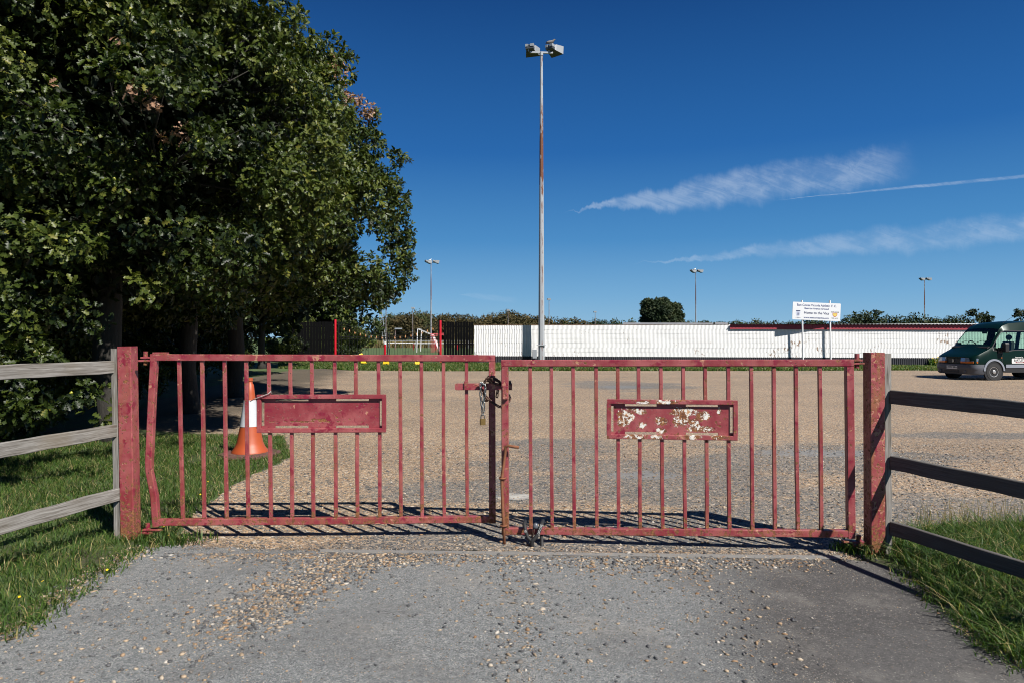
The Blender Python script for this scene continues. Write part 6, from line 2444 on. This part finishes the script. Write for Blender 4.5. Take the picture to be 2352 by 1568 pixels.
# far woods along the horizon: masses of crowns
def far_wood(name, label, tops, Y, L, mat, per, tlo, thi, green=0.08):
    Q, RR, T = [], [], []
    P_, D_, N_, T_ = [], [], [], []
    for px, ytop, wpx in tops:
        Yt = Y + random.uniform(-8, 10)
        hw = wpx / 1568 * Yt / 2
        zt = EYE + (776 - ytop) / 1568 * Yt
        c = np.array([(px - 1176) / 1568 * Yt, Yt, 0])
        nn = int(per * hw * zt)
        k = int(max(9, nn / 22))
        d = unit(k)
        d[:, 1] = -np.abs(d[:, 1])
        d[:, 2] = np.abs(d[:, 2]) * rng.choice([1, .6], k)
        cl = c + np.array([0, 0, zt * .38]) + d * np.array([hw, hw, zt * .60]) * rng.uniform(.72, .98, (k, 1))
        cl[0] = c + np.array([0, 0, zt * .86])
        rr_ = rng.uniform(.14, .25, k) * min(zt, 8)
        sh = rng.uniform(tlo, thi)
        isg = random.random() < green
        for i in range(k):
            d2 = unit(55)
            p = cl[i] + d2 * rr_[i] * rng.uniform(.6, 1, (55, 1)) * np.array([1, .8, .8])
            P_.append(p)
            D_.append(unit(55))
            N_.append(d2 * .8 + np.array([0, -.2, .6]) + rng.normal(0, .3, (55, 3)))
            tt = np.clip(sh + rng.normal(0, .14, 55) + rng.normal(0, .10), 0, .88)
            T_.append(np.full(55, .97) if isg else tt)
    P_, D_, N_, T_ = map(np.concatenate, (P_, D_, N_, T_))
    ok = P_[:, 2] > 0
    o = leaves(name, P_[ok], D_[ok], N_[ok], rng.uniform(L * .7, L * 1.3, ok.sum()), T_[ok], RHOMB, mat, None)
    return tag(o, label, 'wood', kind='stuff')


prof = [(880, 735), (897, 722), (912, 724), (925, 714), (940, 720), (960, 709), (975, 716), (990, 724), (1010, 722), (1030, 717), (1050, 720), (1072, 722), (1092, 728), (1110, 730), (1130, 722), (1150, 720), (1165, 714), (1180, 716), (1192, 726), (1206, 722), (1225, 724), (1250, 728), (1272, 729), (1295, 731), (1315, 731), (1335, 735), (1352, 737)]
tops = []
for (xa, ya), (xb, yb_) in zip(prof, prof[1:]):
    for s_ in (0.0, .5):
        tops.append((xa + (xb - xa) * s_, ya + (yb_ - ya) * s_ + random.uniform(-1, 3), random.uniform(24, 34)))
        tops.append((xa + (xb - xa) * s_, ya + (yb_ - ya) * s_ + random.uniform(8, 22), random.uniform(24, 34)))
tops += [(x_, random.uniform(754, 764), 34) for x_ in range(872, 1100, 9)]
far_wood('far_wood', 'brown autumnal wood beyond the pitch, left of the nearest floodlight column and behind it', tops, 168, .55, WOOD, 30, .35, .75, .10)
tops = [(x, random.uniform(735, 741), random.uniform(24, 36)) for x in range(1355, 1460, 11)] + [(x, random.uniform(737, 742), 30) for x in range(1560, 1690, 12)] + [(x, 739 + random.uniform(-2, 2), 26) for x in range(1690, 1940, 14)] + [(1735, 733, 30), (1860, 729, 32), (1880, 732, 28)]
far_wood('low_wood', 'thin line of low green trees showing above the middle of the wall', tops, 185, .55, PINE, 30, .3, .7, 0)
# single far trees
def far_tree(name, px, ytop, wpx, Y, mat, per, L, label, lo=.22, seed=0, n=26, flat=False, cat='tree'):
    hw = wpx / 1568 * Y / 2
    zt = EYE + (776 - ytop) / 1568 * Y
    base = Vector(((px - 1176) / 1568 * Y, Y, 0))
    zc = zt * (.62 if not flat else .74)
    c, r = (base.x, Y, zc), (hw, hw * .8, zt - zc)
    cl = crown_clumps(c, r, n, (hw * .20, hw * .36), True, zt * lo)
    t = thing(name, base, label, cat)
    crown('crown', c, r, cl, per, L * .7, L * 1.3, RHOMB, mat, t, rosette=5)
    limbs(t, base, (base.x, Y, zt * .42), hw * .07, cl, c, 12, M_BARK, twigs=False, seed=seed)


far_tree('round_tree', 1516, 687, 88, 118, PINE, 260, .42, 'large rounded tree alone on the skyline above the white wall', .08, 3, 150)
far_tree('round_tree', 1546, 708, 36, 120, PINE, 420, .42, 'smaller grey green tree leaning on the right of the rounded tree', .2, 4, 18)
PX = [(1962, 718, 44), (1985, 717, 40), (2036, 719, 50), (2065, 722, 46), (2095, 720, 46), (2125, 724, 44), (2150, 727, 44), (2178, 725, 40), (2205, 722, 36), (1945, 729, 36)]
far_wood('pine_wood', 'belt of dark pines behind the red fascia between sign and van', [(x, y + random.uniform(0, 3), w_) for x, y, w_ in PX] + [(x + 12, y + 8, w_) for x, y, w_ in PX], 112, .40, PINE, 40, .2, .7, 0)
far_tree('pine_tree', 2010, 707, 46, 106, PINE, 130, .36, 'dark pine with the highest pointed top just right of the sign', .1, 5, 34)
far_tree('pine_tree', 2242, 715, 64, 104, PINE, 130, .36, 'spreading flat topped pine just left of the van roof', .3, 6, 34, True)
far_tree('pine_tree', 2352, 713, 62, 104, PINE, 130, .36, 'dark pine rising behind the van at the picture edge', .2, 7, 30, True)
far_tree('pine_tree', 1975, 719, 40, 108, PINE, 130, .36, 'open branched pine nearest the right edge of the sign', .2, 8, 24)

darken_base_colours()  # darker base colours all round, for deeper shadows
